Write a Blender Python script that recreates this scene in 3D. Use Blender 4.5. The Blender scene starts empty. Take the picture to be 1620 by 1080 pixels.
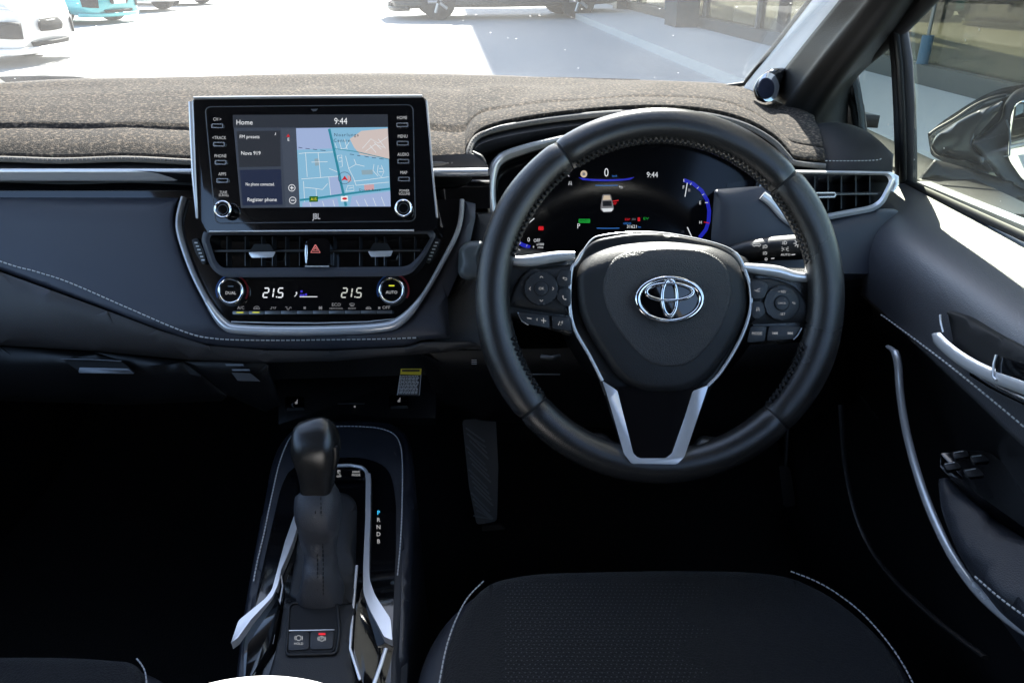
import bpy, bmesh, math, random
from mathutils import Vector, Matrix
from mathutils.geometry import delaunay_2d_cdt
random.seed(7)
rad = math.radians
sc = bpy.context.scene
COL = sc.collection
# ---------------------------------------------------------------- camera
FPX = 1230.0
CAM = Vector((0.20, 0.0, 1.20)); PITCH = rad(26)
RT = Vector((1, 0, 0)); FW = Vector((0, math.cos(PITCH), -math.sin(PITCH))); UP = Vector((0, math.sin(PITCH), math.cos(PITCH)))
cd = bpy.data.cameras.new('camera'); cam = bpy.data.objects.new('camera', cd); COL.objects.link(cam)
cam.location = CAM; cam.rotation_euler = (math.pi / 2 - PITCH, 0, 0)
cd.sensor_width = 36; cd.lens = FPX / 1620 * 36; cd.clip_start = 0.02; cd.clip_end = 600
sc.camera = cam
# ---------------------------------------------------------------- light
SUN_AZ, SUN_EL = 6.0, 40.0            # azimuth to the right of straight ahead, elevation
EXPOSURE = 2.6
w = bpy.data.worlds.new('World'); sc.world = w; w.use_nodes = True
nt = w.node_tree; bg = nt.nodes['Background']
sky = nt.nodes.new('ShaderNodeTexSky'); sky.sky_type = 'NISHITA'; sky.sun_disc = False
sky.sun_elevation = rad(SUN_EL); sky.sun_rotation = rad(SUN_AZ); sky.air_density = 1.0; sky.dust_density = 1.0
nt.links.new(sky.outputs[0], bg.inputs[0]); bg.inputs[1].default_value = 0.095
sd = Vector((math.sin(rad(SUN_AZ)) * math.cos(rad(SUN_EL)), math.cos(rad(SUN_AZ)) * math.cos(rad(SUN_EL)), math.sin(rad(SUN_EL))))
sl = bpy.data.lights.new('sun', 'SUN'); so = bpy.data.objects.new('sun', sl); COL.objects.link(so)
sl.energy = 4.5; sl.angle = rad(0.5); sl.color = (1.0, 0.95, 0.87)
so.rotation_euler = sd.to_track_quat('Z', 'Y').to_euler(); so.location = (3, 6, 9)
sc.view_settings.view_transform = 'Standard'; sc.view_settings.look = 'None'
sc.view_settings.exposure = EXPOSURE; sc.view_settings.gamma = 1
sc.cycles.max_bounces = 8; sc.cycles.diffuse_bounces = 3; sc.cycles.glossy_bounces = 4
sc.cycles.transparent_max_bounces = 32; sc.cycles.sample_clamp_indirect = 6
sc.cycles.caustics_reflective = False; sc.cycles.caustics_refractive = False
K = 2 ** EXPOSURE

# ---------------------------------------------------------------- pixel rays (positions are measured on the photograph, each at its own distance)
def ray(px, py): return RT * ((px - 810) / FPX) + UP * ((540 - py) / FPX) + FW
def at(px, py, d): return CAM + ray(px, py) * d
def on(px, py, pl):
    r = ray(px, py); return CAM + r * ((pl[0] - CAM).dot(pl[1]) / r.dot(pl[1]))
def Mf(d): return lambda px, py, h=0.0: at(px, py, d - h)
def Mp(pl): return lambda px, py, h=0.0: on(px, py, pl) + pl[1] * h
def plane(p, n): return (Vector(p), Vector(n).normalized())

# ---------------------------------------------------------------- materials
MATS = {}
def lin(c): return tuple((x / 12.92 if x <= 0.04045 else ((x + 0.055) / 1.055) ** 2.4) for x in [v / 255 for v in c])
def mat(name, col, rough=0.5, metal=0.0, bump=None, coat=0.0, var=0.0, spec=0.5, sheen=0.0, rvar=0.0):
    m = bpy.data.materials.new(name); m.use_nodes = True; t = m.node_tree; b = t.nodes['Principled BSDF']
    b.inputs['Base Color'].default_value = (*col, 1); b.inputs['Roughness'].default_value = rough; b.inputs['Metallic'].default_value = metal
    b.inputs['Specular IOR Level'].default_value = spec
    if coat: b.inputs['Coat Weight'].default_value = coat; b.inputs['Coat Roughness'].default_value = 0.03
    if sheen: b.inputs['Sheen Weight'].default_value = sheen
    tc = t.nodes.new('ShaderNodeTexCoord')
    if bump:
        kind, scale, strength, dist = bump
        if kind == 'voronoi':
            x = t.nodes.new('ShaderNodeTexVoronoi'); x.feature = 'DISTANCE_TO_EDGE'; o = x.outputs['Distance']
        else:
            x = t.nodes.new('ShaderNodeTexNoise'); x.inputs['Detail'].default_value = 4; o = x.outputs['Fac']
        x.inputs['Scale'].default_value = scale; t.links.new(tc.outputs['Object'], x.inputs['Vector'])
        if kind == 'voronoi':
            r = t.nodes.new('ShaderNodeMapRange'); r.inputs[2].default_value = 0.22; t.links.new(o, r.inputs[0]); o = r.outputs[0]
        bp = t.nodes.new('ShaderNodeBump'); bp.inputs['Strength'].default_value = strength; bp.inputs['Distance'].default_value = dist
        t.links.new(o, bp.inputs['Height']); t.links.new(bp.outputs[0], b.inputs['Normal'])
    if var or rvar:
        n = t.nodes.new('ShaderNodeTexNoise'); n.inputs['Scale'].default_value = 9; n.inputs['Detail'].default_value = 6
        t.links.new(tc.outputs['Object'], n.inputs['Vector'])
    if var:
        mx = t.nodes.new('ShaderNodeMix'); mx.data_type = 'RGBA'
        mx.inputs['A'].default_value = (*[c * (1 - var) for c in col], 1); mx.inputs['B'].default_value = (*[min(1, c * (1 + var)) for c in col], 1)
        t.links.new(n.outputs['Fac'], mx.inputs['Factor']); t.links.new(mx.outputs['Result'], b.inputs['Base Color'])
    if rvar:
        r = t.nodes.new('ShaderNodeMapRange'); r.inputs[1].default_value = 0.3; r.inputs[2].default_value = 0.7
        r.inputs[3].default_value = max(0, rough - rvar); r.inputs[4].default_value = rough + rvar
        t.links.new(n.outputs['Fac'], r.inputs[0]); t.links.new(r.outputs[0], b.inputs['Roughness'])
    MATS[name] = m; return m
def emis(name, rgb, s=1.0):
    m = bpy.data.materials.new(name); m.use_nodes = True; t = m.node_tree; b = t.nodes['Principled BSDF']
    c = lin(rgb); b.inputs['Base Color'].default_value = (0.01, 0.01, 0.01, 1); b.inputs['Roughness'].default_value = 0.2; b.inputs['Specular IOR Level'].default_value = 0.3
    b.inputs['Emission Color'].default_value = (*c, 1); b.inputs['Emission Strength'].default_value = s / K
    MATS[name] = m; return m
def glass(name, tint=(0.95, 0.97, 0.96), dust=0.0, specks=0.0, f0=0.035, scale=220):
    m = bpy.data.materials.new(name); m.use_nodes = True; t = m.node_tree; N = t.nodes; L = t.links
    N.remove(N['Principled BSDF']); out = N['Material Output']
    tr = N.new('ShaderNodeBsdfTransparent'); tr.inputs[0].default_value = (*tint, 1)
    gl = N.new('ShaderNodeBsdfGlossy'); gl.inputs['Roughness'].default_value = 0.0
    lw = N.new('ShaderNodeLayerWeight'); lw.inputs['Blend'].default_value = 0.5
    pw = N.new('ShaderNodeMath'); pw.operation = 'POWER'; pw.inputs[1].default_value = 5; L.new(lw.outputs['Facing'], pw.inputs[0])
    ma = N.new('ShaderNodeMath'); ma.operation = 'MULTIPLY_ADD'; ma.inputs[1].default_value = 0.6; ma.inputs[2].default_value = f0; L.new(pw.outputs[0], ma.inputs[0])
    mx = N.new('ShaderNodeMixShader'); L.new(ma.outputs[0], mx.inputs[0]); L.new(tr.outputs[0], mx.inputs[1]); L.new(gl.outputs[0], mx.inputs[2])
    last = mx.outputs[0]
    if dust or specks:
        df = N.new('ShaderNodeBsdfTranslucent'); df.inputs[0].default_value = (0.85, 0.85, 0.85, 1)
        d2 = N.new('ShaderNodeBsdfDiffuse'); d2.inputs[0].default_value = (0.85, 0.85, 0.85, 1)
        ad = N.new('ShaderNodeMixShader'); ad.inputs[0].default_value = 0.5; L.new(df.outputs[0], ad.inputs[1]); L.new(d2.outputs[0], ad.inputs[2])
        tc = N.new('ShaderNodeTexCoord')
        vo = N.new('ShaderNodeTexVoronoi'); vo.inputs['Scale'].default_value = scale; L.new(tc.outputs['Object'], vo.inputs['Vector'])
        lt = N.new('ShaderNodeMath'); lt.operation = 'LESS_THAN'; lt.inputs[1].default_value = 0.22; L.new(vo.outputs['Distance'], lt.inputs[0])
        sx = N.new('ShaderNodeSeparateColor'); L.new(vo.outputs['Color'], sx.inputs[0])
        g2 = N.new('ShaderNodeMath'); g2.operation = 'GREATER_THAN'; g2.inputs[1].default_value = 1 - specks; L.new(sx.outputs[0], g2.inputs[0])
        mu = N.new('ShaderNodeMath'); mu.operation = 'MULTIPLY'; L.new(lt.outputs[0], mu.inputs[0]); L.new(g2.outputs[0], mu.inputs[1])
        mu2 = N.new('ShaderNodeMath'); mu2.operation = 'MULTIPLY_ADD'; mu2.inputs[1].default_value = 0.4; L.new(mu.outputs[0], mu2.inputs[0])
        no = N.new('ShaderNodeTexNoise'); no.inputs['Scale'].default_value = 4; no.inputs['Detail'].default_value = 8; L.new(tc.outputs['Object'], no.inputs['Vector'])
        m3 = N.new('ShaderNodeMath'); m3.operation = 'MULTIPLY'; m3.inputs[1].default_value = dust * 2; L.new(no.outputs['Fac'], m3.inputs[0])
        L.new(m3.outputs[0], mu2.inputs[2])
        m2 = N.new('ShaderNodeMixShader'); L.new(mu2.outputs[0], m2.inputs[0]); L.new(last, m2.inputs[1]); L.new(ad.outputs[0], m2.inputs[2]); last = m2.outputs[0]
    L.new(last, out.inputs['Surface']); MATS[name] = m; return m

leather = mat('wheel leather', (0.023, 0.0215, 0.0205), 0.25, bump=('voronoi', 800, 0.13, 0.0005), rvar=0.03, spec=0.8)
leather_p = mat('perforated leather', (0.025, 0.0232, 0.022), 0.26, bump=('voronoi', 700, 0.20, 0.0005), rvar=0.03, spec=0.8)
grain = mat('grained plastic', (0.048, 0.046, 0.046), 0.45, bump=('voronoi', 480, 0.42, 0.0009))
blackpad = mat('black pad leather', (0.010, 0.010, 0.011), 0.6, bump=('voronoi', 600, .3, .0006))
grain2 = mat('coarse plastic', (0.013, 0.013, 0.014), 0.5, bump=('voronoi', 700, 0.22, 0.0006))
soft = mat('soft trim', (0.050, 0.053, 0.068), 0.46, bump=('noise', 900, 0.10, 0.0005), rvar=0.05)
softlow = mat('lower trim', (0.050, 0.045, 0.044), 0.5, bump=('noise', 700, 0.12, 0.0006), rvar=0.05)
plastic = mat('black plastic', (0.008, 0.008, 0.009), 0.42, bump=('noise', 800, 0.08, 0.0004), rvar=0.08)
pillar_glare = mat('painted pillar glare', (0.80, 0.79, 0.77), 0.6, bump=('voronoi', 420, 0.3, 0.0007))  # pale colour stands in for bright glare on the black pillar trim
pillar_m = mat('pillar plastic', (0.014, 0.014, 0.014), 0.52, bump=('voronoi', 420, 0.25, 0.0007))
piano = mat('gloss black', (0.004, 0.004, 0.005), 0.06, coat=0.6)
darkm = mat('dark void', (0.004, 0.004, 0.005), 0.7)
silver = mat('satin silver', (0.80, 0.80, 0.82), 0.24, 0.5, rvar=0.04)
greym = mat('grey metal paint', (0.16, 0.165, 0.175), 0.35, 0.7)
chrome = mat('chrome', (0.85, 0.86, 0.88), 0.06, 1.0)
thread = mat('white thread', (0.62, 0.62, 0.62), 0.7)
dthread = mat('dark thread', (0.006, 0.006, 0.007), 0.8)
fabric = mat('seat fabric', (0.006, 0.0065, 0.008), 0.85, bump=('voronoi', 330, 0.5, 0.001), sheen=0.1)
seatle = mat('seat leather', (0.030, 0.032, 0.040), 0.5, bump=('voronoi', 500, 0.25, 0.0007))
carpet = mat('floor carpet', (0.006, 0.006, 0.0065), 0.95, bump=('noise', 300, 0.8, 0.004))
rubber = mat('rubber', (0.018, 0.018, 0.019), 0.6)
pedalr = mat('pedal rubber', (0.30, 0.29, 0.28), 0.55)
ink = mat('white print', (0.72, 0.72, 0.72), 0.6)
headl = mat('headliner', (0.05, 0.05, 0.055), 0.9)
bound = mat('edge binding', (0.20, 0.185, 0.17), 0.9, bump=('noise', 900, 0.6, 0.001))
def matcarpet():
    m = mat('dash mat carpet', (0.1, 0.09, 0.08), 0.95, bump=('noise', 700, 1.0, 0.003)); t = m.node_tree; b = t.nodes['Principled BSDF']
    tc = t.nodes.new('ShaderNodeTexCoord'); n = t.nodes.new('ShaderNodeTexNoise'); n.inputs['Scale'].default_value = 260; n.inputs['Detail'].default_value = 3
    t.links.new(tc.outputs['Object'], n.inputs['Vector'])
    r = t.nodes.new('ShaderNodeValToRGB'); e = r.color_ramp.elements
    e[0].position = 0.36; e[0].color = (0.011, 0.0075, 0.005, 1); e[1].position = 0.70; e[1].color = (0.17, 0.128, 0.094, 1)
    x = e.new(0.52); x.color = (0.036, 0.0265, 0.0195, 1)
    t.links.new(n.outputs['Fac'], r.inputs[0]); t.links.new(r.outputs[0], b.inputs['Base Color']); return m
carpetmat = matcarpet()
fibre = mat('pale fibre', (0.47, 0.385, 0.31), 0.7)

# ---------------------------------------------------------------- objects
ORG = {}
def thing(name, label, cat, loc=(0, 0, 0), group=None, rotz=0.0):
    o = bpy.data.objects.new(name, None); COL.objects.link(o); o.location = loc; o.rotation_euler = (0, 0, rotz); o.empty_display_size = 0.05
    o['label'] = label; o['category'] = cat
    if group: o['group'] = group
    ORG[o.name] = Vector(loc); return o
def local(o): ORG[o.name] = Vector((0, 0, 0)); return o
def tag(o, label, cat, group=None):
    o['label'] = label; o['category'] = cat
    if group: o['group'] = group
    return o
def link(name, verts, faces, m, parent=None, smooth=35, label=None, kind=None):
    org = ORG[parent.name] if parent else Vector((0, 0, 0))
    me = bpy.data.meshes.new(name); me.from_pydata([tuple(Vector(v) - org) for v in verts], [], faces); me.update()
    me.materials.append(m)
    if smooth is not None:
        for p in me.polygons: p.use_smooth = True
        me.set_sharp_from_angle(angle=rad(smooth))
    o = bpy.data.objects.new(name, me); COL.objects.link(o)
    if parent: o.parent = parent
    ORG[o.name] = org
    if label: o['label'] = label
    if kind: o['kind'] = kind
    return o
def link_bm(name, bm, m, parent=None, smooth=35, label=None, kind=None):
    bmesh.ops.recalc_face_normals(bm, faces=bm.faces)
    bm.verts.index_update()
    v = [x.co.copy() for x in bm.verts]; f = [[x.index for x in q.verts] for q in bm.faces]; bm.free()
    return link(name, v, f, m, parent, smooth, label, kind)
def rp(pts, r=4, n=4):
    out = []; N = len(pts)
    for i in range(N):
        p = Vector(pts[i][:2]); a = Vector(pts[i - 1][:2]); b = Vector(pts[(i + 1) % N][:2])
        rr = pts[i][2] if len(pts[i]) > 2 else r
        la = (a - p).length; lb = (b - p).length; rr = min(rr, la * 0.48, lb * 0.48)
        if rr < 0.2: out.append(tuple(p)); continue
        s = p + (a - p) / la * rr; e = p + (b - p) / lb * rr
        for k in range(n + 1):
            t = k / n; out.append(tuple(s * (1 - t) ** 2 + p * 2 * t * (1 - t) + e * t * t))
    return out
def sp(pts, n=6, closed=False):
    P = [Vector(p) for p in pts]; N = len(P); out = []
    g = (lambda i: P[i % N]) if closed else (lambda i: P[max(0, min(N - 1, i))])
    for i in range(N if closed else N - 1):
        a, b, c, d = g(i - 1), g(i), g(i + 1), g(i + 2)
        for k in range(n):
            t = k / n
            out.append(0.5 * ((2 * b) + (c - a) * t + (2 * a - 5 * b + 4 * c - d) * t * t + (3 * b - a - 3 * c + d) * t ** 3))
    if not closed: out.append(P[-1].copy())
    return out
def ell(cx, cy, rx, ry=None, n=28):
    ry = ry or rx; return [(cx + rx * math.cos(2 * math.pi * k / n), cy - ry * math.sin(2 * math.pi * k / n)) for k in range(n)]
def rect(x0, y0, x1, y1, r=2): return rp([(x0, y0), (x1, y0), (x1, y1), (x0, y1)], r)
def plate(name, m, parent, outl, M, th=0.004, lift=0.0, bev=0.0, label=None, seg=2, kind=None):
    bm = bmesh.new(); vs = [bm.verts.new(M(x, y, lift)) for x, y in outl]
    f = bm.faces.new(vs); bk = [M(x, y, lift - th) for x, y in outl]
    vb = [bm.verts.new(p) for p in bk]; n = len(vs)
    for i in range(n): bm.faces.new((vs[i], vb[i], vb[(i + 1) % n], vs[(i + 1) % n]))
    bm.faces.new(list(reversed(vb)))
    if bev:
        fe = [e for e in bm.edges if e.verts[0] in vs and e.verts[1] in vs]
        bmesh.ops.bevel(bm, geom=fe, offset=bev, segments=seg, profile=0.6, affect='EDGES', clamp_overlap=True)
    return link_bm(name, bm, m, parent, 40, label, kind)
def ringplate(name, m, parent, outer, inner, M, th=0.004, lift=0.0, dome=0.0, label=None):
    n = len(outer); V = []; F = []
    mid = [((a[0] + b[0]) / 2, (a[1] + b[1]) / 2) for a, b in zip(outer, inner)]
    loops = [(outer, lift - th), (outer, lift), (mid, lift + dome), (inner, lift), (inner, lift - th)]
    for lp, h in loops: V += [M(x, y, h) for x, y in lp]
    for l in range(4):
        for i in range(n):
            a = l * n + i; b = l * n + (i + 1) % n; F.append((a, b, b + n, a + n))
    return link(name, V, F, m, parent, 50, label)
def segdist(p, a, b):
    ax, ay = a; bx, by = b; dx = bx - ax; dy = by - ay; L = dx * dx + dy * dy
    t = 0 if L == 0 else max(0, min(1, ((p[0] - ax) * dx + (p[1] - ay) * dy) / L))
    return math.hypot(p[0] - ax - t * dx, p[1] - ay - t * dy)
def inside(p, poly):
    c = False; n = len(poly); x, y = p
    for i in range(n):
        x1, y1 = poly[i]; x2, y2 = poly[i - 1]
        if (y1 > y) != (y2 > y) and x < (x2 - x1) * (y - y1) / (y2 - y1) + x1: c = not c
    return c
def shell(name, m, parent, outl, M, hf=None, r=10, rh=0.006, th=0.02, step=16, label=None, lift=0.0, kind=None):
    """soft solid: outline in photo pixels, front surface raised by hf and rolled over at its edge, sides th deep"""
    outl = [(float(a), float(b)) for a, b in outl]; n = len(outl)
    xs = [p[0] for p in outl]; ys = [p[1] for p in outl]
    pts = list(outl); dist = [0.0] * n
    def D(p): return min(segdist(p, outl[i], outl[i - 1]) for i in range(n))
    cx = sum(xs) / n; cy = sum(ys) / n
    x = min(xs) + step * 0.5
    cand = []
    while x < max(xs):
        y = min(ys) + step * 0.5
        while y < max(ys):
            cand.append((x + random.uniform(-.1, .1), y + random.uniform(-.1, .1))); y += step
        x += step
    # rings near the edge for the roll-over
    if r:
        for q in (0.12, 0.35, 0.68, 1.0):
            for i in range(n):
                a = Vector(outl[i - 1]); b = Vector(outl[(i + 1) % n]); t = (b - a)
                if t.length < 1e-6: continue
                nn = Vector((-t.y, t.x)).normalized() * (r * q)
                for s in (1, -1):
                    c = Vector(outl[i]) + nn * s
                    cand.append((c.x, c.y, r * q))
    for c in cand:
        p = (c[0], c[1])
        if not inside(p, outl): continue
        d = D(p)
        if len(c) == 3:
            if d < c[2] * 0.85: continue
        elif d < max(r * 1.15, step * 0.35): continue
        pts.append(p); dist.append(d)
    edges = [(i, (i + 1) % n) for i in range(n)]
    res = delaunay_2d_cdt([Vector(p) for p in pts], edges, [], 1, 1e-4)
    V2, F, ov = res[0], res[2], res[3]
    V = []; 
    for i, v in enumerate(V2):
        p = (v.x, v.y)
        src = ov[i][0] if ov[i] else None
        d = dist[src] if src is not None and src < len(dist) else D(p)
        e = 0 if not r else (1 - math.sqrt(max(0, 1 - (1 - min(1, d / r)) ** 2))) * rh
        V.append(M(p[0], p[1], lift + (hf(*p) if hf else 0) - e))
    F = [list(f) for f in F]
    cnt = {}
    for f in F:
        for i in range(len(f)):
            a, b = f[i - 1], f[i]; cnt[(a, b)] = 1
    bd = [(a, b) for (a, b) in cnt if (b, a) not in cnt]
    nb = {}
    for a, b in bd:
        for q in (a, b):
            if q not in nb:
                nb[q] = len(V); p = (V2[q].x, V2[q].y)
                V.append(M(p[0], p[1], lift + (hf(*p) if hf else 0) - rh - th))
    for a, b in bd: F.append([b, a, nb[a], nb[b]])
    bm = bmesh.new(); vv = [bm.verts.new(x) for x in V]
    for f in F:
        try: bm.faces.new([vv[i] for i in f])
        except ValueError: pass
    bmesh.ops.delete(bm, geom=[x for x in bm.verts if not x.link_faces], context='VERTS')
    return link_bm(name, bm, m, parent, 50, label, kind)
def tube_data(path, w, h, nrm=None, seg=10, closed=False, V=None, F=None, sq=1.0):
    V = [] if V is None else V; F = [] if F is None else F
    P = [Vector(p) for p in path]; n = len(P); base = len(V)
    for i in range(n):
        a = P[i - 1] if (i or closed) else P[0]; b = P[(i + 1) % n] if (i < n - 1 or closed) else P[-1]
        t = (b - a).normalized()
        nn = (nrm(i) if callable(nrm) else (Vector(nrm) if nrm is not None else -FW)); nn = (nn - t * nn.dot(t)).normalized()
        s = t.cross(nn)
        wi = w[i] if isinstance(w, (list, tuple)) else w; hi = h[i] if isinstance(h, (list, tuple)) else h
        for k in range(seg):
            an = 2 * math.pi * k / seg; ca = math.cos(an); sa = math.sin(an); V.append(P[i] + s * (math.copysign(abs(ca) ** sq, ca) * wi) + nn * (math.copysign(abs(sa) ** sq, sa) * hi))
    for i in range(n if closed else n - 1):
        for k in range(seg):
            a = base + i * seg + k; b = base + i * seg + (k + 1) % seg; j = ((i + 1) % n - i) * seg
            F.append((a, b, b + j, a + j))
    if not closed:
        F.append(tuple(base + k for k in reversed(range(seg)))); F.append(tuple(base + (n - 1) * seg + k for k in range(seg)))
    return V, F
def tube(name, m, parent, path, w, h=None, nrm=None, seg=10, closed=False, label=None, smooth=50, kind=None, sq=1.0):
    V, F = tube_data(path, w, h if h is not None else w, nrm, seg, closed, None, None, sq)
    return link(name, V, F, m, parent, smooth, label, kind)
def pxpath(pts, M, n=6, closed=False, h=0.0): return [M(p.x, p.y, h) for p in sp([Vector((a, b)) for a, b in pts], n, closed)]
def surf(name, m, parent, rows, nu=6, nv=6, th=0.0, label=None, kind=None, smooth=60):
    R = [sp([Vector(p) for p in r], nu) for r in rows]
    cols = [sp([R[j][i] for j in range(len(R))], nv) for i in range(len(R[0]))]
    a = len(cols); b = len(cols[0]); V = [p for c in cols for p in c]; F = []
    for i in range(a - 1):
        for j in range(b - 1): F.append((i * b + j, i * b + j + 1, (i + 1) * b + j + 1, (i + 1) * b + j))
    o = link(name, V, F, m, parent, smooth, label, kind)
    if th:
        md = o.modifiers.new('thickness', 'SOLIDIFY'); md.thickness = abs(th); md.offset = 1 if th > 0 else -1
    return o
def box_data(c, s, V, F, rot=None):
    b = len(V); c = Vector(c)
    for x in (-.5, .5):
        for y in (-.5, .5):
            for z in (-.5, .5):
                q = Vector((x * s[0], y * s[1], z * s[2])); V.append(c + (rot @ q if rot else q))
    for f in ((0, 1, 3, 2), (4, 6, 7, 5), (0, 4, 5, 1), (2, 3, 7, 6), (0, 2, 6, 4), (1, 5, 7, 3)): F.append(tuple(b + i for i in f))
def box(name, m, parent, c, s, bev=0.0, label=None, kind=None, rot=None):
    V, F = [], []; box_data(c, s, V, F, rot)
    o = link(name, V, F, m, parent, 30, label, kind)
    if bev:
        md = o.modifiers.new('bevel', 'BEVEL'); md.width = bev; md.segments = 2
    return o
def text(s, px, py, hpx, M, m, parent, lift=0.0006, align='CENTER', name='lettering', shear=0.0, sx=1.0, rot=0.0, track=1.0, bold=0.0):
    """flat printed lettering, hpx = cap height in photo pixels"""
    cu = bpy.data.curves.new('t', 'FONT'); cu.body = s; cu.align_x = align; cu.align_y = 'CENTER'; cu.size = 1.0; cu.shear = shear; cu.space_character = track
    cu.resolution_u = 2; cu.offset = bold
    ob = bpy.data.objects.new('t', cu); COL.objects.link(ob)
    dg = bpy.context.evaluated_depsgraph_get(); me = bpy.data.meshes.new_from_object(ob.evaluated_get(dg))
    bpy.data.objects.remove(ob); bpy.data.curves.remove(cu)
    k = hpx / 0.72; c, s_ = math.cos(rot), math.sin(rot)
    V = []
    for v in me.vertices:
        x = v.co.x * k * sx; y = v.co.y * k; V.append(M(px + x * c - y * s_, py - (x * s_ + y * c), lift))
    F = [list(p.vertices) for p in me.polygons]; bpy.data.meshes.remove(me)
    return link(name, V, F, m, parent, None)
def ribbon_data(pts, wpx, M, lift, V, F):
    P = [Vector(p) for p in pts]; b = len(V); n = len(P)
    for i in range(n):
        t = (P[min(i + 1, n - 1)] - P[max(i - 1, 0)]); t = t.normalized() if t.length else Vector((1, 0)); s = Vector((-t.y, t.x)) * wpx / 2
        V.append(M(*(P[i] + s), lift)); V.append(M(*(P[i] - s), lift))
    for i in range(n - 1): F.append((b + 2 * i, b + 2 * i + 1, b + 2 * i + 3, b + 2 * i + 2))
def ribbons(name, m, parent, lines, M, lift=0.0006, kind=None):
    V, F = [], []
    for wpx, pts in lines: ribbon_data(pts, wpx, M, lift, V, F)
    return link(name, V, F, m, parent, None, None, kind)
def stitches(name, m, parent, path, L=0.0034, gap=0.0016, r=0.0006, nrm=None):
    V, F = [], []; P = [Vector(p) for p in path]; acc = 0.0; segs = []
    pos = [0.0]
    for a, b in zip(P, P[1:]): pos.append(pos[-1] + (b - a).length)
    def pt(s):
        for i in range(len(P) - 1):
            if pos[i + 1] >= s:
                t = (s - pos[i]) / max(1e-9, pos[i + 1] - pos[i]); return P[i].lerp(P[i + 1], t)
        return P[-1]
    s = 0.0
    while s + L < pos[-1]:
        tube_data([pt(s), pt(s + L * .5), pt(s + L)], r, r, nrm, 5, False, V, F); s += L + gap
    return link(name, V, F, m, parent, 60, None, 'stuff')

def dome(name, m, parent, outl, M, c, hf=None, r=12, rh=0.008, th=0.012, lift=0.0, inner=10, label=None):
    """soft pad with an even mesh: rings drawn in from a star-shaped outline, edge rolled over"""
    n = len(outl); C = Vector(c); V = []; F = []; rings = [(-1, 0)] + [(q, 0) for q in (0, .06, .16, .3, .5, .75, 1.0)] + [(1.0, (k + 1) / (inner + 1)) for k in range(inner)]
    for q, t in rings:
        for p in outl:
            p = Vector(p); d = C - p; L = d.length
            k0 = max(0, q) * r / L; k = k0 + (1 - k0) * t; x = p + d * k
            e = rh + th if q < 0 else (1 - math.sqrt(max(0, 1 - (1 - min(1, q)) ** 2))) * rh
            V.append(M(x.x, x.y, lift + (hf(x.x, x.y) if hf else 0) - e))
    R = len(rings)
    for i in range(R - 1):
        for k in range(n):
            a = i * n + k; b = i * n + (k + 1) % n; F.append((a, b, b + n, a + n))
    V.append(M(C.x, C.y, lift + (hf(C.x, C.y) if hf else 0)))
    for k in range(n): F.append(((R - 1) * n + k, (R - 1) * n + (k + 1) % n, len(V) - 1))
    bm = bmesh.new(); vv = [bm.verts.new(v) for v in V]
    for f in F: bm.faces.new([vv[i] for i in f])
    return link_bm(name, bm, m, parent, 60, label)
# ================================================================ SETTING: the cabin shell round the camera
shellm = plastic
def structure(o): o['kind'] = 'structure'; return o
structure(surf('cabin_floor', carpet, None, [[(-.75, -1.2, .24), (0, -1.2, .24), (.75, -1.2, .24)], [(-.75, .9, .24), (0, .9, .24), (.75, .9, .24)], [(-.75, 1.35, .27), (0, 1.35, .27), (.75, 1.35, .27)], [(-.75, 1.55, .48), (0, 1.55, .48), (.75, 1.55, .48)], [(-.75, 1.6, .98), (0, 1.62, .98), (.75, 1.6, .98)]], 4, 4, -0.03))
structure(surf('cabin_roof', headl, None, [[(-.60, .56, 1.425), (0, .62, 1.44), (.60, .56, 1.425)], [(-.61, .2, 1.45), (0, .2, 1.475), (.61, .2, 1.45)], [(-.61, -.6, 1.45), (0, -.6, 1.475), (.61, -.6, 1.45)], [(-.56, -1.3, 1.40), (0, -1.3, 1.42), (.56, -1.3, 1.40)]], 6, 4, 0.04))
# passenger side and rear (outside the frame, they only shade and reflect)
V, F = [], []
box_data((-.76, .1, .60), (.10, 2.6, .68), V, F); box_data((0, -1.35, .60), (1.6, .10, .62), V, F); box_data((.80, .30, .56), (.08, 3.4, .70), V, F); box_data((.80, 1.45, .50), (.08, 1.1, .86), V, F); box_data((-.80, 1.45, .50), (.08, 1.1, .86), V, F); box_data((0, 1.62, .55), (1.6, .04, .74), V, F)
tube_data([(-.70, 1.40, .98), (-.66, .95, 1.24), (-.61, .54, 1.43)], .05, .03, (0, 0, 1), 8, False, V, F)
tube_data([(-.74, -.35, .92), (-.64, -.38, 1.46)], .07, .03, (1, 0, 0), 8, False, V, F); tube_data([(.76, -.35, .92), (.64, -.38, 1.46)], .07, .03, (1, 0, 0), 8, False, V, F)
tube_data([(-.74, -1.35, .92), (-.56, -1.28, 1.42)], .08, .05, (1, 0, 0), 8, False, V, F); tube_data([(.74, -1.35, .92), (.56, -1.28, 1.42)], .08, .05, (1, 0, 0), 8, False, V, F)
box_data((0, -1.38, 1.18), (1.5, .05, .56), V, F); box_data((-.72, -.86, 1.18), (.05, 1.0, .56), V, F); box_data((.72, -.86, 1.18), (.05, 1.0, .56), V, F)  # panels closing the rear side and back windows, added to keep light out
structure(link('cabin_wall_and_light_blockers', V, F, plastic, None, 30))
bodyp = mat('own car paint', (0.50, 0.51, 0.53), 0.25, 0.0, coat=0.6)
structure(surf('bonnet', bodyp, None, [[(-.80, 1.66, .93), (0, 1.72, .955), (.80, 1.66, .93)], [(-.82, 2.1, .86), (0, 2.15, .89), (.82, 2.1, .86)], [(-.72, 2.6, .74), (0, 2.75, .76), (.72, 2.6, .74)], [(-.68, 2.68, .5), (0, 2.85, .5), (.68, 2.68, .5)]], 6, 5, -0.02))
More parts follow.
